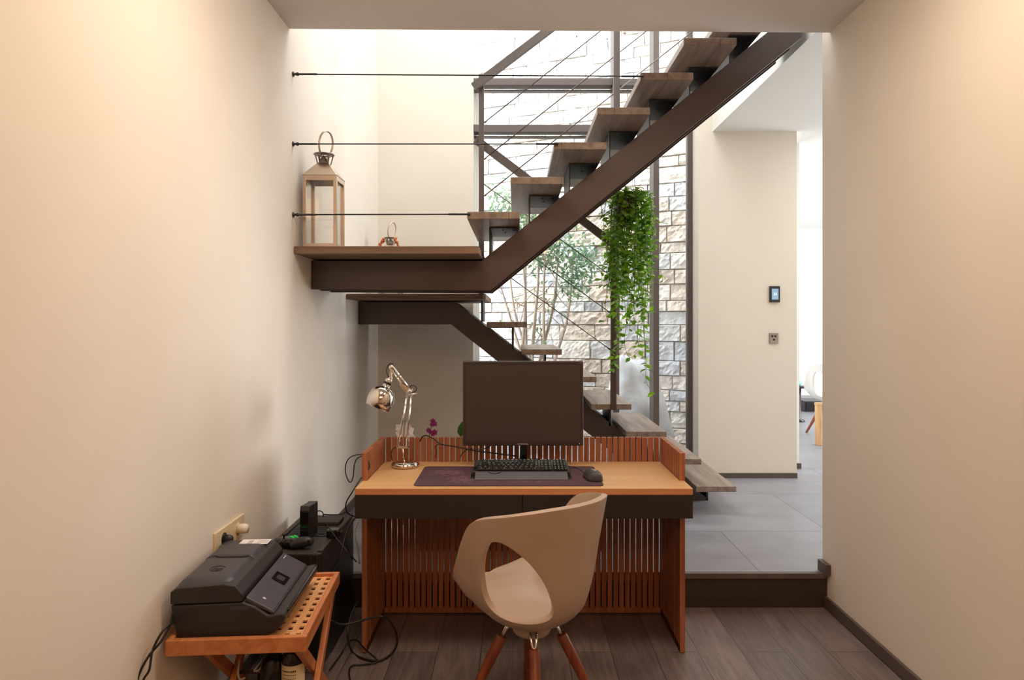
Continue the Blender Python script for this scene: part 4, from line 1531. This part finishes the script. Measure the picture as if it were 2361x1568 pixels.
def tray_table():
    t = thing('folding_tray_table', 'oiled wooden folding table with a lattice tray top under the printer', 'table', tt_loc, TYAW)
    W, L = 0.430, 0.560
    hw, hl = W / 2, L / 2
    rh = 0.050
    fr = B()
    fr.box(-hw, hw, -hl, -hl + 0.02, TH - rh, TH)
    fr.box(-hw, hw, hl - 0.02, hl, TH - rh, TH)
    fr.box(-hw, -hw + 0.018, -hl + 0.0205, hl - 0.0205, TH - rh, TH)
    fr.box(hw - 0.018, hw, -hl + 0.0205, hl - 0.0205, TH - rh, TH)
    obj('tray_frame', fr, M['tray'], t, local=True, bevel=0.003)
    la = B()
    z0 = TH - 0.018
    x = -hw + 0.018
    n = 11
    st = (W - 0.036) / n
    for k in range(n + 1):
        xx = -hw + 0.018 + k * st
        if k in (0,):
            la.box(xx, xx + st * 0.28, -hl + 0.02, hl - 0.02, z0, z0 + 0.006)
        elif k == n:
            la.box(xx - st * .28, xx, -hl + 0.02, hl - 0.02, z0, z0 + 0.006)
        else:
            la.box(xx - st * .28, xx + st * .28, -hl + 0.02, hl - 0.02, z0, z0 + 0.006)
    m_ = 11
    sy = (L - 0.04) / m_
    for k in range(m_ + 1):
        yy = -hl + 0.02 + k * sy
        a, c_ = max(yy - sy * .26, -hl + .02), min(yy + sy * .26, hl - .02)
        la.box(-hw + 0.018, hw - 0.018, a, c_, z0 + 0.0005, z0 + 0.0055)
    obj('lattice', la, M['traylat'], t, local=True)
    for sx in (-1, 1):
        for yy, inn in ((-hl + 0.05, 0), (hl - 0.05, 0)):
            pass
    # two pairs of legs crossing along the table's length
    for xp in (hw - 0.030, -0.10):
        for sgn in (-1, 1):
            xx = xp + (0.011 if sgn > 0 else -0.011)
            p = Vector((xx, sgn * (hl - 0.05), TH - rh + 0.004))
            q = Vector((xx, -sgn * (hl - 0.03), 0.012))
            obj('leg', B().bar(p, q, 0.036, 0.020, up=(1, 0, 0)), M['tray'], t, local=True, bevel=0.002)
    obj('hinge_pin', B().tube([Vector((-0.12, 0, 0.211)), Vector((hw - 0.012, 0, 0.211))], 0.006, 10), M['dulln'], t, local=True)
    return t


tray_table()


def printer():
    # local frame: +X is the printer's front, Y its width
    z0 = TH - 0.011
    loc = Vector((-0.912, 2.378, z0))
    t = thing('printer', 'black multifunction printer with a sheet feeder on the wooden tray table', 'printer', loc, R(3))
    hw = 0.222
    def sx(v):
        return v * 0.84 if v > 0 else v
    def ex(name, pts, y0, y1, m, bev=0.006, sg=3):
        pts = [(sx(a_), c_) for a_, c_ in pts]
        return obj(name, B().prism(pts, y0, y1), m, t, local=True, bevel=bev, seg=sg)
    xb, xf = -0.185, 0.20
    # lower body with the curved chin
    body = [(xb + 0.020, 0.0), (0.115, 0.0), (0.165, 0.012), (0.195, 0.038), (0.205, 0.064), (0.196, 0.074), (0.140, 0.066), (0.09, 0.095), (0.045, 0.110), (xb, 0.104)]
    ex('body', body, -hw, hw, M['printer2'], 0.008)
    # inner output bay
    ex('output_tray', [(0.075, 0.060), (0.165, 0.052), (0.212, 0.070), (0.210, 0.075), (0.160, 0.060), (0.080, 0.067)], -hw + 0.03, hw - 0.03, M['blkg'], 0.002)
    # scanner lid
    lid = [(xb, 0.108), (0.040, 0.112), (0.046, 0.116), (0.046, 0.135), (0.018, 0.162), (-0.02, 0.168), (xb + 0.020, 0.158), (xb, 0.147)]
    ex('scanner_lid', lid, -hw, hw, M['printer2'], 0.010)
    # sheet-feeder cover: the domed upper part, with the flap line across
    def dome(y0, y1, name, xs=(xb + 0.012, 0.012), zc=0.176):
        bb = B()
        nx, ny = 16, 8
        g = []
        for i in range(nx + 1):
            row = []
            for k in range(ny + 1):
                u, v = i / nx, k / ny
                x = xs[0] + (xs[1] - xs[0]) * u
                y = y0 + (y1 - y0) * v
                z = zc - 0.030 * max(0, (u - 0.78) / 0.22) ** 2 - 0.014 * max(0, (0.16 - u) / 0.16) ** 2
                yy = (y + hw) / (2 * hw)
                z -= 0.020 * max(0, (0.12 - yy) / 0.12) ** 2
                row.append(bb.bm.verts.new((x, y, z)))
            g.append(row)
        lo = [[bb.bm.verts.new((v.co.x, v.co.y, 0.135)) for v in row] for row in g]
        for i in range(nx):
            for k in range(ny):
                f = bb._f([g[i][k], g[i + 1][k], g[i + 1][k + 1], g[i][k + 1]])
                if f: f.smooth = True
                bb._f([lo[i][k], lo[i][k + 1], lo[i + 1][k + 1], lo[i + 1][k]])
        for i in range(nx):
            bb._f([g[i][0], lo[i][0], lo[i + 1][0], g[i + 1][0]]); bb._f([g[i][ny], g[i + 1][ny], lo[i + 1][ny], lo[i][ny]])
        for k in range(ny):
            bb._f([g[0][k], g[0][k + 1], lo[0][k + 1], lo[0][k]]); bb._f([g[nx][k], lo[nx][k], lo[nx][k + 1], g[nx][k + 1]])
        return obj(name, bb, M['printer'], t, local=True, bevel=0.004)
    dome(-hw + 0.004, 0.020, 'feeder_cover')
    dome(0.0215, 0.150, 'feeder_flap', zc=0.179)
    ex('feeder_tray', [(xb + 0.008, 0.150), (0.005, 0.150), (0.005, 0.168), (xb + 0.03, 0.172), (xb + 0.008, 0.166)], 0.152, hw - 0.004, M['printer'], 0.004)
    obj('flap_grip', B().prism([(-0.135, 0.020), (-0.02, 0.020), (-0.035, 0.009), (-0.12, 0.009)], 0.1765, 0.1785, 'xy'), M['blk'], t, local=True)
    obj('paper_sheet', B().box(-0.105, 0.0, 0.154, hw - 0.012, 0.1735, 0.1745), M['paper'], t, local=True)
    tx = B()
    for k in range(3):
        tx.box(-0.075 + k * 0.006, -0.073 + k * 0.006, 0.160, 0.195, 0.1747, 0.1749)
    for k in range(5):
        tx.box(-0.04 + k * 0.008, -0.0385 + k * 0.008, 0.165, 0.200, 0.1747, 0.1749)
    obj('printed_lines', tx, M['ink'], t, local=True)
    # round emblem pressed in the cover
    em = B()
    ring = [Vector((-0.085 + 0.024 * cos(a), -0.10 + 0.024 * sin(a), 0.1765)) for a in [R(20) + k * R(300) / 24 for k in range(25)]]
    em.tube(ring, 0.0012, 5)
    obj('emblem_ring', em, M['blkg'], t, local=True)
    t['_local'] = 1
    text_obj('emblem_letters', 'hp', 0.036, M['blkg'], t, frame_mtx((-0.085, -0.10, 0.1768), (1, 0, 0), (0, 1, 0)), 0.0004, 0.3)
    # slanted control panel
    pn = [(0.052, 0.124), (0.152, 0.078), (0.160, 0.070), (0.150, 0.066), (0.052, 0.108)]
    ex('control_panel', pn, -hw + 0.012, hw - 0.012, M['panel'], 0.004)
    nx_ = Vector((0.084, 0, -0.046)).normalized()
    mt = frame_mtx((0.108 * 0.84, 0.01, 0.0995), nx_, (0, 1, 0))
    obj('display', B().box(-0.026, 0.026, -0.034, 0.034, -0.0005, 0.0012, mt), M['blkg'], t, local=True)
    dsp = B()
    dsp.box(-0.014, 0.014, -0.016, 0.016, 0.0013, 0.0015, mt)
    obj('display_image', dsp, mat('dim_screen_image', (40, 36, 37), 0.6), t, local=True)
    mt2 = frame_mtx((0.106 * 0.84, -hw + 0.055, 0.1003), nx_, (0, 1, 0))
    obj('power_button', B().lathe([(0, 0), (0.006, 0), (0.006, 0.0008), (0.0052, 0.001), (0, 0.001)], mt2, 20), M['silver'], t, local=True)
    obj('panel_mark', B().box(-0.002, 0.002, -0.016, 0.016, 0.0, 0.0006, frame_mtx((0.070 * 0.84, hw - 0.050, 0.1182), nx_, (0, 1, 0))), M['silver'], t, local=True)
    del t['_local']
    obj('side_badge', B().box(0.0, 0.055, -hw - 0.0006, -hw + 0.001, 0.088, 0.098), M['printer'], t, local=True)
    obj('power_plug', B().box(xb - 0.02, xb + 0.01, -hw + 0.06, -hw + 0.09, 0.03, 0.05), M['blk'], t, local=True, bevel=0.003)


printer()

# ---- bottles and things under the tray table
fl = HC


def bottle(name, label, c, prof, m, lab=None, cap=None):
    t = thing(name, label, 'bottle', c)
    obj('glass_body', B().lathe(prof, Matrix.Translation(c), 32), m, t)
    if lab:
        r, z0, z1 = lab
        obj('paper_label', B().lathe([(r, z0), (r + 0.0006, z0), (r + 0.0006, z1), (r, z1)], Matrix.Translation(c), 40, close=True), M['label'], t)
        mk = B()
        rnd = random.Random(4)
        for row in range(4):
            z = z1 - 0.018 - row * 0.012
            for k in range(9):
                a = R(-125 + k * 8)
                q = Vector((cos(a), sin(a), 0)) * (r + 0.0012)
                hh = rnd.uniform(0.003, 0.007) if row == 0 else 0.002
                mk.box(-0.0018, 0.0018, -0.0004, 0.0004, -hh / 2, hh / 2, Matrix.Translation(c + q + Vector((0, 0, z))) @ Matrix.Rotation(a + pi / 2, 4, 'Z'))
        obj('label_print', mk, M['ink'], t)
    if cap:
        obj('cap', B().lathe(cap, Matrix.Translation(c), 24), M['blkg'], t)
    return t


c = Vector((X(676, 2.32), 2.32, 0.0))
bottle('wine_bottle', 'dark wine bottle with a cream label under the tray table', c,
       [(0, 0), (0.035, 0), (0.037, 0.004), (0.037, 0.294), (0.035, 0.312), (0.028, 0.330), (0.017, 0.345), (0.0145, 0.355), (0.0145, 0.366), (0, 0.366)], M['wine'], (0.0372, 0.12, 0.290), [(0.015, 0.355), (0.0155, 0.366), (0.016, 0.378), (0, 0.378)])
c = Vector((X(637, 2.36), 2.36, 0.0))
bottle('round_bottle', 'black round-shouldered bottle with a glossy shoulder beside the labelled bottle', c,
       [(0, 0), (0.05, 0), (0.053, 0.01), (0.054, 0.20), (0.053, 0.245), (0.046, 0.280), (0.03, 0.305), (0.017, 0.318), (0.0145, 0.328), (0.0145, 0.345), (0, 0.345)], M['blkg'], None, [(0.016, 0.33), (0.016, 0.352), (0, 0.352)])
t = thing('canvas_bag', 'black bag with pale straps slumped under the tray table by the wall', 'bag', (-0.90, 2.52, 0))
bb = B()
rings = []
bc = Vector((-0.90, 2.535, 0))
for i in range(9):
    z = 0.30 * i / 8
    sc = 1 - 0.35 * (i / 8) ** 2
    rings.append([bb.bm.verts.new(bc + Vector((0.052 * sc * cos(a) + 0.01 * noise.noise(Vector((cos(a) * 2, sin(a) * 2, z * 9))), 0.055 * sc * sin(a), z))) for a in [k * 2 * pi / 20 for k in range(20)]])
for i in range(8):
    for k in range(20):
        f = bb._f([rings[i][k], rings[i][(k + 1) % 20], rings[i + 1][(k + 1) % 20], rings[i + 1][k]])
        if f: f.smooth = True
bb._f(rings[0][::-1]); bb._f(rings[-1])
obj('bag_body', bb, M['blk'], t)
obj('strap', B().tube(crom([P(552, 1522, 2.36), P(549, 1550, 2.35), P(553, 1566, 2.35), P(566, 1563, 2.35)], 6), 0.004, 6), M['greycable'], t)
obj('strap', B().tube(crom([P(606, 1520, 2.36), P(592, 1538, 2.34), P(586, 1547, 2.34), P(598, 1544, 2.34), P(608, 1528, 2.35)], 6), 0.003, 6), M['greycable'], t)


# ================================================================ wall socket
def socket():
    ya, yb_ = 1.116 * F / (CX - 492), 1.116 * F / (CX - 558)
    ym = (ya + yb_) / 2
    zc = Z(1228, ym) - 0.005
    t = thing('wall_socket', 'cream double wall socket above the printer with two plugs in it', 'socket', (LX, ym, zc))
    obj('frame', B().box(LX, LX + 0.009, ya, yb_, zc - 0.042, zc + 0.042), M['cream'], t, bevel=0.002)
    for k, yy in enumerate((ya + (yb_ - ya) * 0.27, ya + (yb_ - ya) * 0.75)):
        m_ = axis_mtx((LX + 0.009, yy, zc), (1, 0, 0))
        obj('outlet', B().lathe([(0.019, 0.0012), (0.024, 0.0012), (0.024, 0.0), (0.019, -0.004)], m_, 28).lathe([(0, -0.0035), (0.019, -0.0035), (0.019, -0.003)], m_, 28), M['blk'] if k == 0 else M['cream'], t)
        if k == 0:
            obj('black_plug', B().lathe([(0, 0.0), (0.016, 0.0), (0.016, 0.02), (0.010, 0.032), (0, 0.034)], m_, 24), M['blk'], t)
        else:
            obj('white_plug', B().lathe([(0, 0.0015), (0.019, 0.0015), (0.0195, 0.03), (0.017, 0.040), (0, 0.041)], m_, 24), M['plugw'], t)
    m_ = axis_mtx((LX + 0.012, yb_ - 0.06, zc - 0.005), (1, 0, 0))
    return t


socket()


# ================================================================ computer tower and what is on it
def tower():
    x0, x1 = -1.045, X(742, 2.82)
    y0, y1, H = 2.80, 3.375, 0.490
    t = thing('computer_tower', 'black computer tower case on the floor between the desk and the wall', 'computer', ((x0 + x1) / 2, (y0 + y1) / 2, 0))
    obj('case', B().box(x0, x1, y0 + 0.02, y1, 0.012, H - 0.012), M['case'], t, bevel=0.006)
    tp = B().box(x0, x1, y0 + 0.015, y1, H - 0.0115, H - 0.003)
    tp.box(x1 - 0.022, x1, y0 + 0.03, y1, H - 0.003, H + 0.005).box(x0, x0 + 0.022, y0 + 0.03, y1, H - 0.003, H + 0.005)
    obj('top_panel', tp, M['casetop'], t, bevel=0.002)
    g = B()
    for k in range(7):
        g.box(x0 + 0.035, x1 - 0.035, y0 + 0.24 + k * 0.020, y0 + 0.25 + k * 0.020, H - 0.003, H + 0.001)
    obj('top_grille', g, M['blk'], t)
    obj('front_bezel', B().box(x0, x1, y0, y0 + 0.0195, 0.012, H + 0.002), M['blk'], t, bevel=0.006)
    xa, xb = X(716, y0), X(732, y0)
    fr = B()
    for q in ((xa, xa + 0.0025, Z(1342, y0), Z(1279, y0)), (xb - .0025, xb, Z(1342, y0), Z(1281, y0)), (xa, xb, Z(1281, y0), Z(1279, y0)), (xa, xb, Z(1343, y0), Z(1341, y0))):
        fr.box(q[0], q[1], y0 - 0.0012, y0 + 0.001, min(q[2:]), max(q[2:]))
    obj('silver_outline', fr, M['dulln'], t)
    # raised hexagon on the side
    zc, yc = 0.27, 3.08
    hx = [(yc - 0.17, zc - 0.10), (yc - 0.10, zc + 0.08), (yc + 0.10, zc + 0.10), (yc + 0.17, zc + 0.0), (yc + 0.10, zc - 0.13), (yc - 0.1, zc - 0.15)]
    obj('side_relief', B().prism(hx, x1 - 0.002, x1 + 0.004, 'yz'), M['case'], t, bevel=0.003)
    for sx in (x0 + 0.03, x1 - 0.05):
        for sy in (y0 + 0.04, y1 - 0.06):
            obj('foot', B().box(sx, sx + 0.02, sy, sy + 0.03, 0, 0.012), M['blk'], t)
    return x0, x1, y0, y1, H


tx0, tx1, ty0, ty1, tH = tower()
# external drive standing on the tower
dd = 2.97
xa, xb = X(691, dd), X(713, dd)
t = thing('external_drive', 'upright black external drive standing on top of the tower', 'drive', ((xa + xb) / 2, 3.03, tH - 0.003))
obj('drive_case', B().prism([(dd, tH - 0.003), (3.10, tH - 0.003), (3.10, Z(1155, 3.1)), (3.07, Z(1155, 3.1) + .0), (dd + 0.008, Z(1168, dd)), (dd, Z(1178, dd))], xa, xb, 'yz'), M['blk'], t, bevel=0.003)
obj('drive_face', B().box(xa + 0.003, xb - 0.003, dd - 0.001, dd + 0.001, tH, Z(1182, dd)), M['blkg'], t)
t = thing('flat_drive', 'low flat black device lying at the back of the tower top', 'drive', (X(760, 3.2), 3.2, tH - 0.003))
obj('flat_case', B().box(X(725, 3.24), X(786, 3.24), 3.20, 3.30, tH - 0.002, tH + 0.014), M['casetop'], t, bevel=0.003)
t = thing('power_adapter', 'small square black power adapter resting on the tower edge', 'adapter', (X(765, 2.98), 3.0, tH + 0.005))
obj('adapter_body', B().box(X(752, 2.98), X(781, 2.98), 2.98, 3.03, tH + 0.0055, tH + 0.042), M['blkg'], t, bevel=0.005)
obj('adapter_plug', B().box(X(781, 2.98), X(787, 2.98), 2.99, 3.02, tH + 0.014, tH + 0.032), M['blk'], t, bevel=0.002)
cable('thin black cable arching from the upright drive to the flat one', [P(713, 1192, 3.08), P(722, 1184, 3.14), P(735, 1178, 3.18), P(744, 1182, 3.22), P(745, 1192, 3.23)], 0.0024)
cable('black cable lying along the back of the tower top', [P(745, 1186, 3.30), P(765, 1187, 3.32), P(785, 1186, 3.33), P(800, 1180, 3.33)], 0.0026)


def gamepad():
    c = Vector((X(668, 2.90), 2.90, tH + 0.001))
    t = thing('game_controller', 'black game controller with translucent green buttons on the tower front', 'game controller', c)
    b = B()
    n = 40
    prof = []
    for k in range(n):
        a = 2 * pi * k / n
        r = 0.052 + 0.020 * max(0, cos(a)) ** 4 + 0.020 * max(0, -cos(a)) ** 4
        yy = sin(a) * 0.036
        xx = cos(a) * r
        if yy < 0: yy = yy * (1.0 if abs(cos(a)) < .55 else 1.9)
        prof.append((xx, yy))
    lv = [(0.86, 0.0), (1.0, 0.010), (1.0, 0.022), (0.84, 0.033), (0.55, 0.037)]
    rings = [[b.bm.verts.new(c + Vector((x * s, y * s, z))) for x, y in prof] for s, z in lv]
    for i in range(len(lv) - 1):
        for k in range(n):
            f = b._f([rings[i][k], rings[i][(k + 1) % n], rings[i + 1][(k + 1) % n], rings[i + 1][k]])
            if f: f.smooth = True
    b._f(rings[0][::-1]); b._f(rings[-1])
    obj('controller_body', b, M['blkg'], t)
    for dx, dy in ((0, 0.014), (0.016, 0), (0, -0.014), (-0.016, 0)):
        obj('button', B().ball(c + Vector((0.018 + dx * .7, dy * .7, 0.037)), 0.0062, 10, 8), M['green'], t)
    obj('thumb_stick', B().lathe([(0.004, 0), (0.004, 0.010), (0.009, 0.012), (0.008, 0.016), (0, 0.015)], Matrix.Translation(c + Vector((-0.026, 0.004, 0.034))), 16), M['blk'], t)
    # second pad's grip leaning beside it
    c2 = Vector((X(703, 2.88), 2.87, tH + 0.002))
    t2 = thing('game_controller', 'second plain black game controller lying in front of the upright drive', 'game controller', c2)
    b = B()
    pts = crom([c2 + Vector((-0.055, -0.012, 0.012)), c2 + Vector((-0.02, 0.0, 0.022)), c2 + Vector((0.015, 0.004, 0.026)), c2 + Vector((0.034, 0.0, 0.020))], 8)
    nn = len(pts)
    b.tube(pts, [0.008 + 0.014 * sin(pi * min(1, 0.15 + 0.8 * i / nn)) for i in range(nn)], 14)
    obj('controller_body', b, M['blk'], t2)
    obj('trigger', B().ball(c2 + Vector((0.024, -0.012, 0.036)), 0.006, 10, 6, (1.6, 1, .6)), M['blkg'], t2)


gamepad()

# ================================================================ wall fittings on the panel
t = thing('thermostat', 'black framed thermostat with a lit blue display on the far wall panel', 'thermostat', (X(1785, YB), YB - 0.016, Z(679, YB)))
obj('housing', B().box(X(1773.5, YB), X(1797, YB), YB - 0.016, YB - 0.0005, Z(697, YB), Z(660, YB)), M['blk'], t, bevel=0.002)
obj('display', B().box(X(1778, YB), X(1793, YB), YB - 0.0175, YB - 0.0161, Z(691, YB), Z(666, YB)), M['stat'], t)
text_obj('digits', '22', 0.028, M['statw'], t, frame_mtx((X(1785.5, YB), YB - 0.0182, Z(678.5, YB)), (1, 0, 0), (0, 0, 1)), 0.0003)
t = thing('light_switch', 'small square metal switch plate with round buttons on the far wall panel', 'switch', (X(1783, YB), YB - 0.01, Z(780, YB)))
obj('plate', B().box(X(1773.5, YB), X(1794, YB), YB - 0.010, YB - 0.0005, Z(792, YB), Z(768, YB)), M['dulln'], t, bevel=0.0015)
for a, c_ in ((1780, 775), (1787, 775), (1784, 783)):
    obj('button', B().lathe([(0, 0), (0.009, 0), (0.008, 0.004), (0, 0.005)], axis_mtx((X(a, YB), YB - 0.0102, Z(c_, YB)), (0, -1, 0)), 16), M['blk'], t)


# ================================================================ plants behind the desk
def planter():
    x0, x1 = X(962, 3.8), X(1395, 3.8)
    t = thing('planter_box', 'long terracotta coloured planter trough on the raised floor behind the desk', 'planter', ((x0 + x1) / 2, 3.9, PZ))
    b = B().box(x0, x1, 3.78, 3.80, PZ, PZ + 0.32).box(x0, x1, 3.98, 4.0, PZ, PZ + 0.32).box(x0, x0 + .02, 3.80, 3.98, PZ, PZ + .32).box(x1 - .02, x1, 3.80, 3.98, PZ, PZ + .32)
    obj('trough', b, M['planter'], t, bevel=0.004)
    obj('soil', B().box(x0 + 0.02, x1 - 0.02, 3.80, 3.98, PZ + 0.001, PZ + 0.29), mat('potting_soil', (60, 44, 36), 0.95, bump=0.8, bscale=60), t)
    rnd = random.Random(31)
    zs = PZ + 0.29

    def leaves(name, label, cx_, n, L, spread=0.8, ms='dleaf'):
        tt = thing(name, label, 'plant', (cx_, 3.89, zs))
        lf = B()
        for k in range(n):
            a = rnd.uniform(0, 2 * pi)
            e = rnd.uniform(0.5, 1.6)
            lf.leaf((cx_ + 0.015 * cos(a), 3.89 + .015 * sin(a), zs), (cos(a) * spread, sin(a) * 0.6, e), (0, 0, 1), L * rnd.uniform(.6, 1), L * 0.28, 0.3)
        obj('leaves', lf, M[ms], tt)
        return tt
    # purple orchid
    cx_ = X(994, 3.89)
    tt = leaves('orchid', 'orchid with small purple blossoms rising behind the slatted desk back', cx_, 7, 0.2)
    sp = crom([Vector((cx_, 3.89, zs)), P(993, 1120, 3.88), P(990, 1010, 3.86), P(995, 985, 3.86), P(1004, 966, 3.86)], 8)
    obj('flower_stem', B().tube(sp, 0.0028, 6), M['stem'], tt)
    for (a, c_, r) in ((998, 971, .014), (1002, 977, .015), (996, 979, .012), (988, 992, .013), (992, 996, .012), (1002, 997, .016), (998, 1001, .012)):
        q = P(a, c_, 3.855)
        fl_ = B()
        for k in range(5):
            an = k * 2 * pi / 5 + a
            fl_.leaf(q, (cos(an), -0.25, sin(an)), (0, -1, 0), r * 1.25, r * 1.15, 0.15)
        fl_.ball(q + Vector((0, -0.004, 0)), r * 0.3, 8, 6)
        obj('blossom', fl_, M['purple'], tt)
    # white orchid behind the lamp
    cx2 = X(930, 3.89)
    t3 = thing('orchid_pot', 'white pot standing left of the trough holding a white orchid', 'pot', (cx2, 3.89, PZ))
    obj('pot_body', B().lathe([(0, 0), (0.055, 0), (0.07, 0.13), (0.066, 0.13), (0.05, 0.01), (0, 0.012)], Matrix.Translation((cx2, 3.89, PZ)), 28), M['white'], t3)
    tt = thing('orchid', 'white orchid flowering behind the stem of the chrome lamp', 'plant', (cx2, 3.89, PZ + 0.1))
    lf = B()
    for k in range(7):
        a = rnd.uniform(0, 2 * pi)
        lf.leaf((cx2, 3.89, PZ + 0.12), (cos(a), sin(a) * .6, 1.0), (0, 0, 1), 0.2, 0.055, .3)
    obj('leaves', lf, M['dleaf'], tt)
    obj('flower_stem', B().tube(crom([Vector((cx2, 3.89, PZ + 0.1)), P(936, 1100, 3.88), P(940, 1010, 3.87), P(932, 985, 3.87), P(920, 980, 3.87)], 8), 0.0028, 6), M['stem'], tt)
    for (a, c_, r) in ((921, 986, .020), (934, 983, .024), (944, 992, .024), (924, 1000, .024), (940, 1006, .022), (950, 1008, .016)):
        q = P(a, c_, 3.86)
        fl_ = B()
        for k in range(5):
            an = k * 2 * pi / 5 + a
            fl_.leaf(q, (cos(an), -0.3, sin(an)), (0, -1, 0), r * 1.35, r * 1.2, 0.12)
        obj('blossom', fl_, M['petal'], tt)
    # dark oval leaf left of the monitor, and mixed greens
    cx3 = X(1072, 3.89)
    tt = leaves('orchid', 'dark leafed orchid whose broad leaf shows beside the monitor', cx3, 6, 0.2)
    obj('flower_stem', B().tube(crom([Vector((cx3, 3.89, zs)), P(1066, 1060, 3.87), P(1064, 1005, 3.86)], 6), 0.003, 6), M['stem'], tt)
    obj('broad_leaf', B().leaf(P(1062, 1008, 3.86), (0.12, -0.02, 1), (0.25, -1, 0), 0.090, 0.05, .15).leaf(P(1066, 1008, 3.87), (0.75, 0, .8), (0, -1, 0), 0.10, 0.05, .15), M['dleaf'], tt)
    for i, (px, nm) in enumerate(((1120, 'low white flowering plant in the trough left of the monitor stand'), (1172, 'low leafy plant with white flowers directly behind the monitor stand'), (1240, 'low leafy plant in the trough right of the monitor stand'), (1300, 'pale flowering plant in the trough behind the keyboard end'), (1365, 'rightmost small plant of the trough behind the desk'))):
        cxx = X(px, 3.89)
        tt = leaves('trough_plant', nm, cxx, 12, 0.22, 0.28, 'leafB')
        fl_ = B()
        for k in range(14):
            q = Vector((cxx + rnd.uniform(-.05, .05), 3.86 + rnd.uniform(-.03, .03), zs + rnd.uniform(0.08, 0.27)))
            for j in range(5):
                an = j * 2 * pi / 5 + k
                fl_.leaf(q, (cos(an), -0.3, sin(an)), (0, -1, 0), 0.022, 0.018, .1)
        obj('blossoms', fl_, M['petal'], tt)


planter()

# ================================================================ living room beyond, far right
wc = thing('tub_chair', 'white moulded tub chair on wooden legs in the far room', 'chair', (X(1917, 7.7), 7.7, PZ), R(12))
for chd in list(ch.children):
    c_ = copy_tree(chd, wc)
for o in wc.children:
    if o.name.startswith('seat_shell') or o.name.startswith('hub'):
        o.data = o.data.copy()
        o.data.materials[0] = M['shellw']
t = thing('low_oak_table', 'pale oak table leg and edge showing past the right wall in the far room', 'table', (3.4, 7.1, PZ))
dt = 7.0
obj('leg', B().box(X(1884, dt), X(1896, dt), dt, dt + 0.06, PZ, Z(936, dt)), M['oak'], t, bevel=0.004)
obj('leg', B().box(X(1960, dt), X(1972, dt), dt, dt + 0.06, PZ, Z(936, dt)), M['oak'], t, bevel=0.004)
obj('table_top', B().box(X(1884, dt), X(1972, dt), dt, dt + 0.07, Z(936, dt) + 0.0005, Z(936, dt) + 0.03), M['oak'], t, bevel=0.004)
db = 8.6
t = thing('side_table', 'black side table with a dark column base in the far room', 'table', (X(1848, db), db + 0.1, PZ))
obj('table_top', B().lathe([(0, 0), (0.10, 0), (0.11, 0.01), (0.11, 0.025), (0, 0.025)], Matrix.Translation((X(1846, db), db + 0.1, Z(896, db))), 28), M['blk'], t)
obj('column', B().lathe([(0, 0), (0.09, 0), (0.085, 0.02), (0.045, 0.04), (0.045, Z(896, db) - PZ), (0, Z(896, db) - PZ)], Matrix.Translation((X(1846, db), db + 0.1, PZ)), 24), M['blkg'], t)
t = thing('glazed_vase', 'turquoise glazed vase on the black side table in the far room', 'vase', (X(1846, db), db + 0.1, Z(896, db) + 0.025))
obj('vase_body', B().lathe([(0, 0), (0.035, 0), (0.055, 0.03), (0.05, 0.07), (0.035, 0.10), (0.04, 0.11), (0.034, 0.11), (0.03, 0.10), (0, 0.02)], Matrix.Translation((X(1846, db), db + 0.1, Z(896, db) + 0.0255)), 24), M['teal'], t)
df = 9.6
t = thing('black_cabinet', 'low black cabinet standing behind the white chair in the far room', 'cabinet', (X(1866, df), df + 0.2, PZ))
obj('body', B().box(X(1856, df), X(1905, df), df, df + 0.4, PZ + 0.02, Z(925, df)), M['blk'], t, bevel=0.004)
obj('door', B().box(X(1858, df), X(1878, df), df - 0.012, df - 0.0005, PZ + 0.03, Z(928, df)), M['blkg'], t)
obj('door', B().box(X(1879, df), X(1903, df), df - 0.012, df - 0.0005, PZ + 0.03, Z(928, df)), M['blkg'], t)
obj('plinth', B().box(X(1857, df), X(1904, df), df + 0.02, df + 0.38, PZ, PZ + 0.02), M['blk'], t)

for o in bpy.data.objects:
    for k in list(o.keys()):
        if k == '_local':
            del o[k]
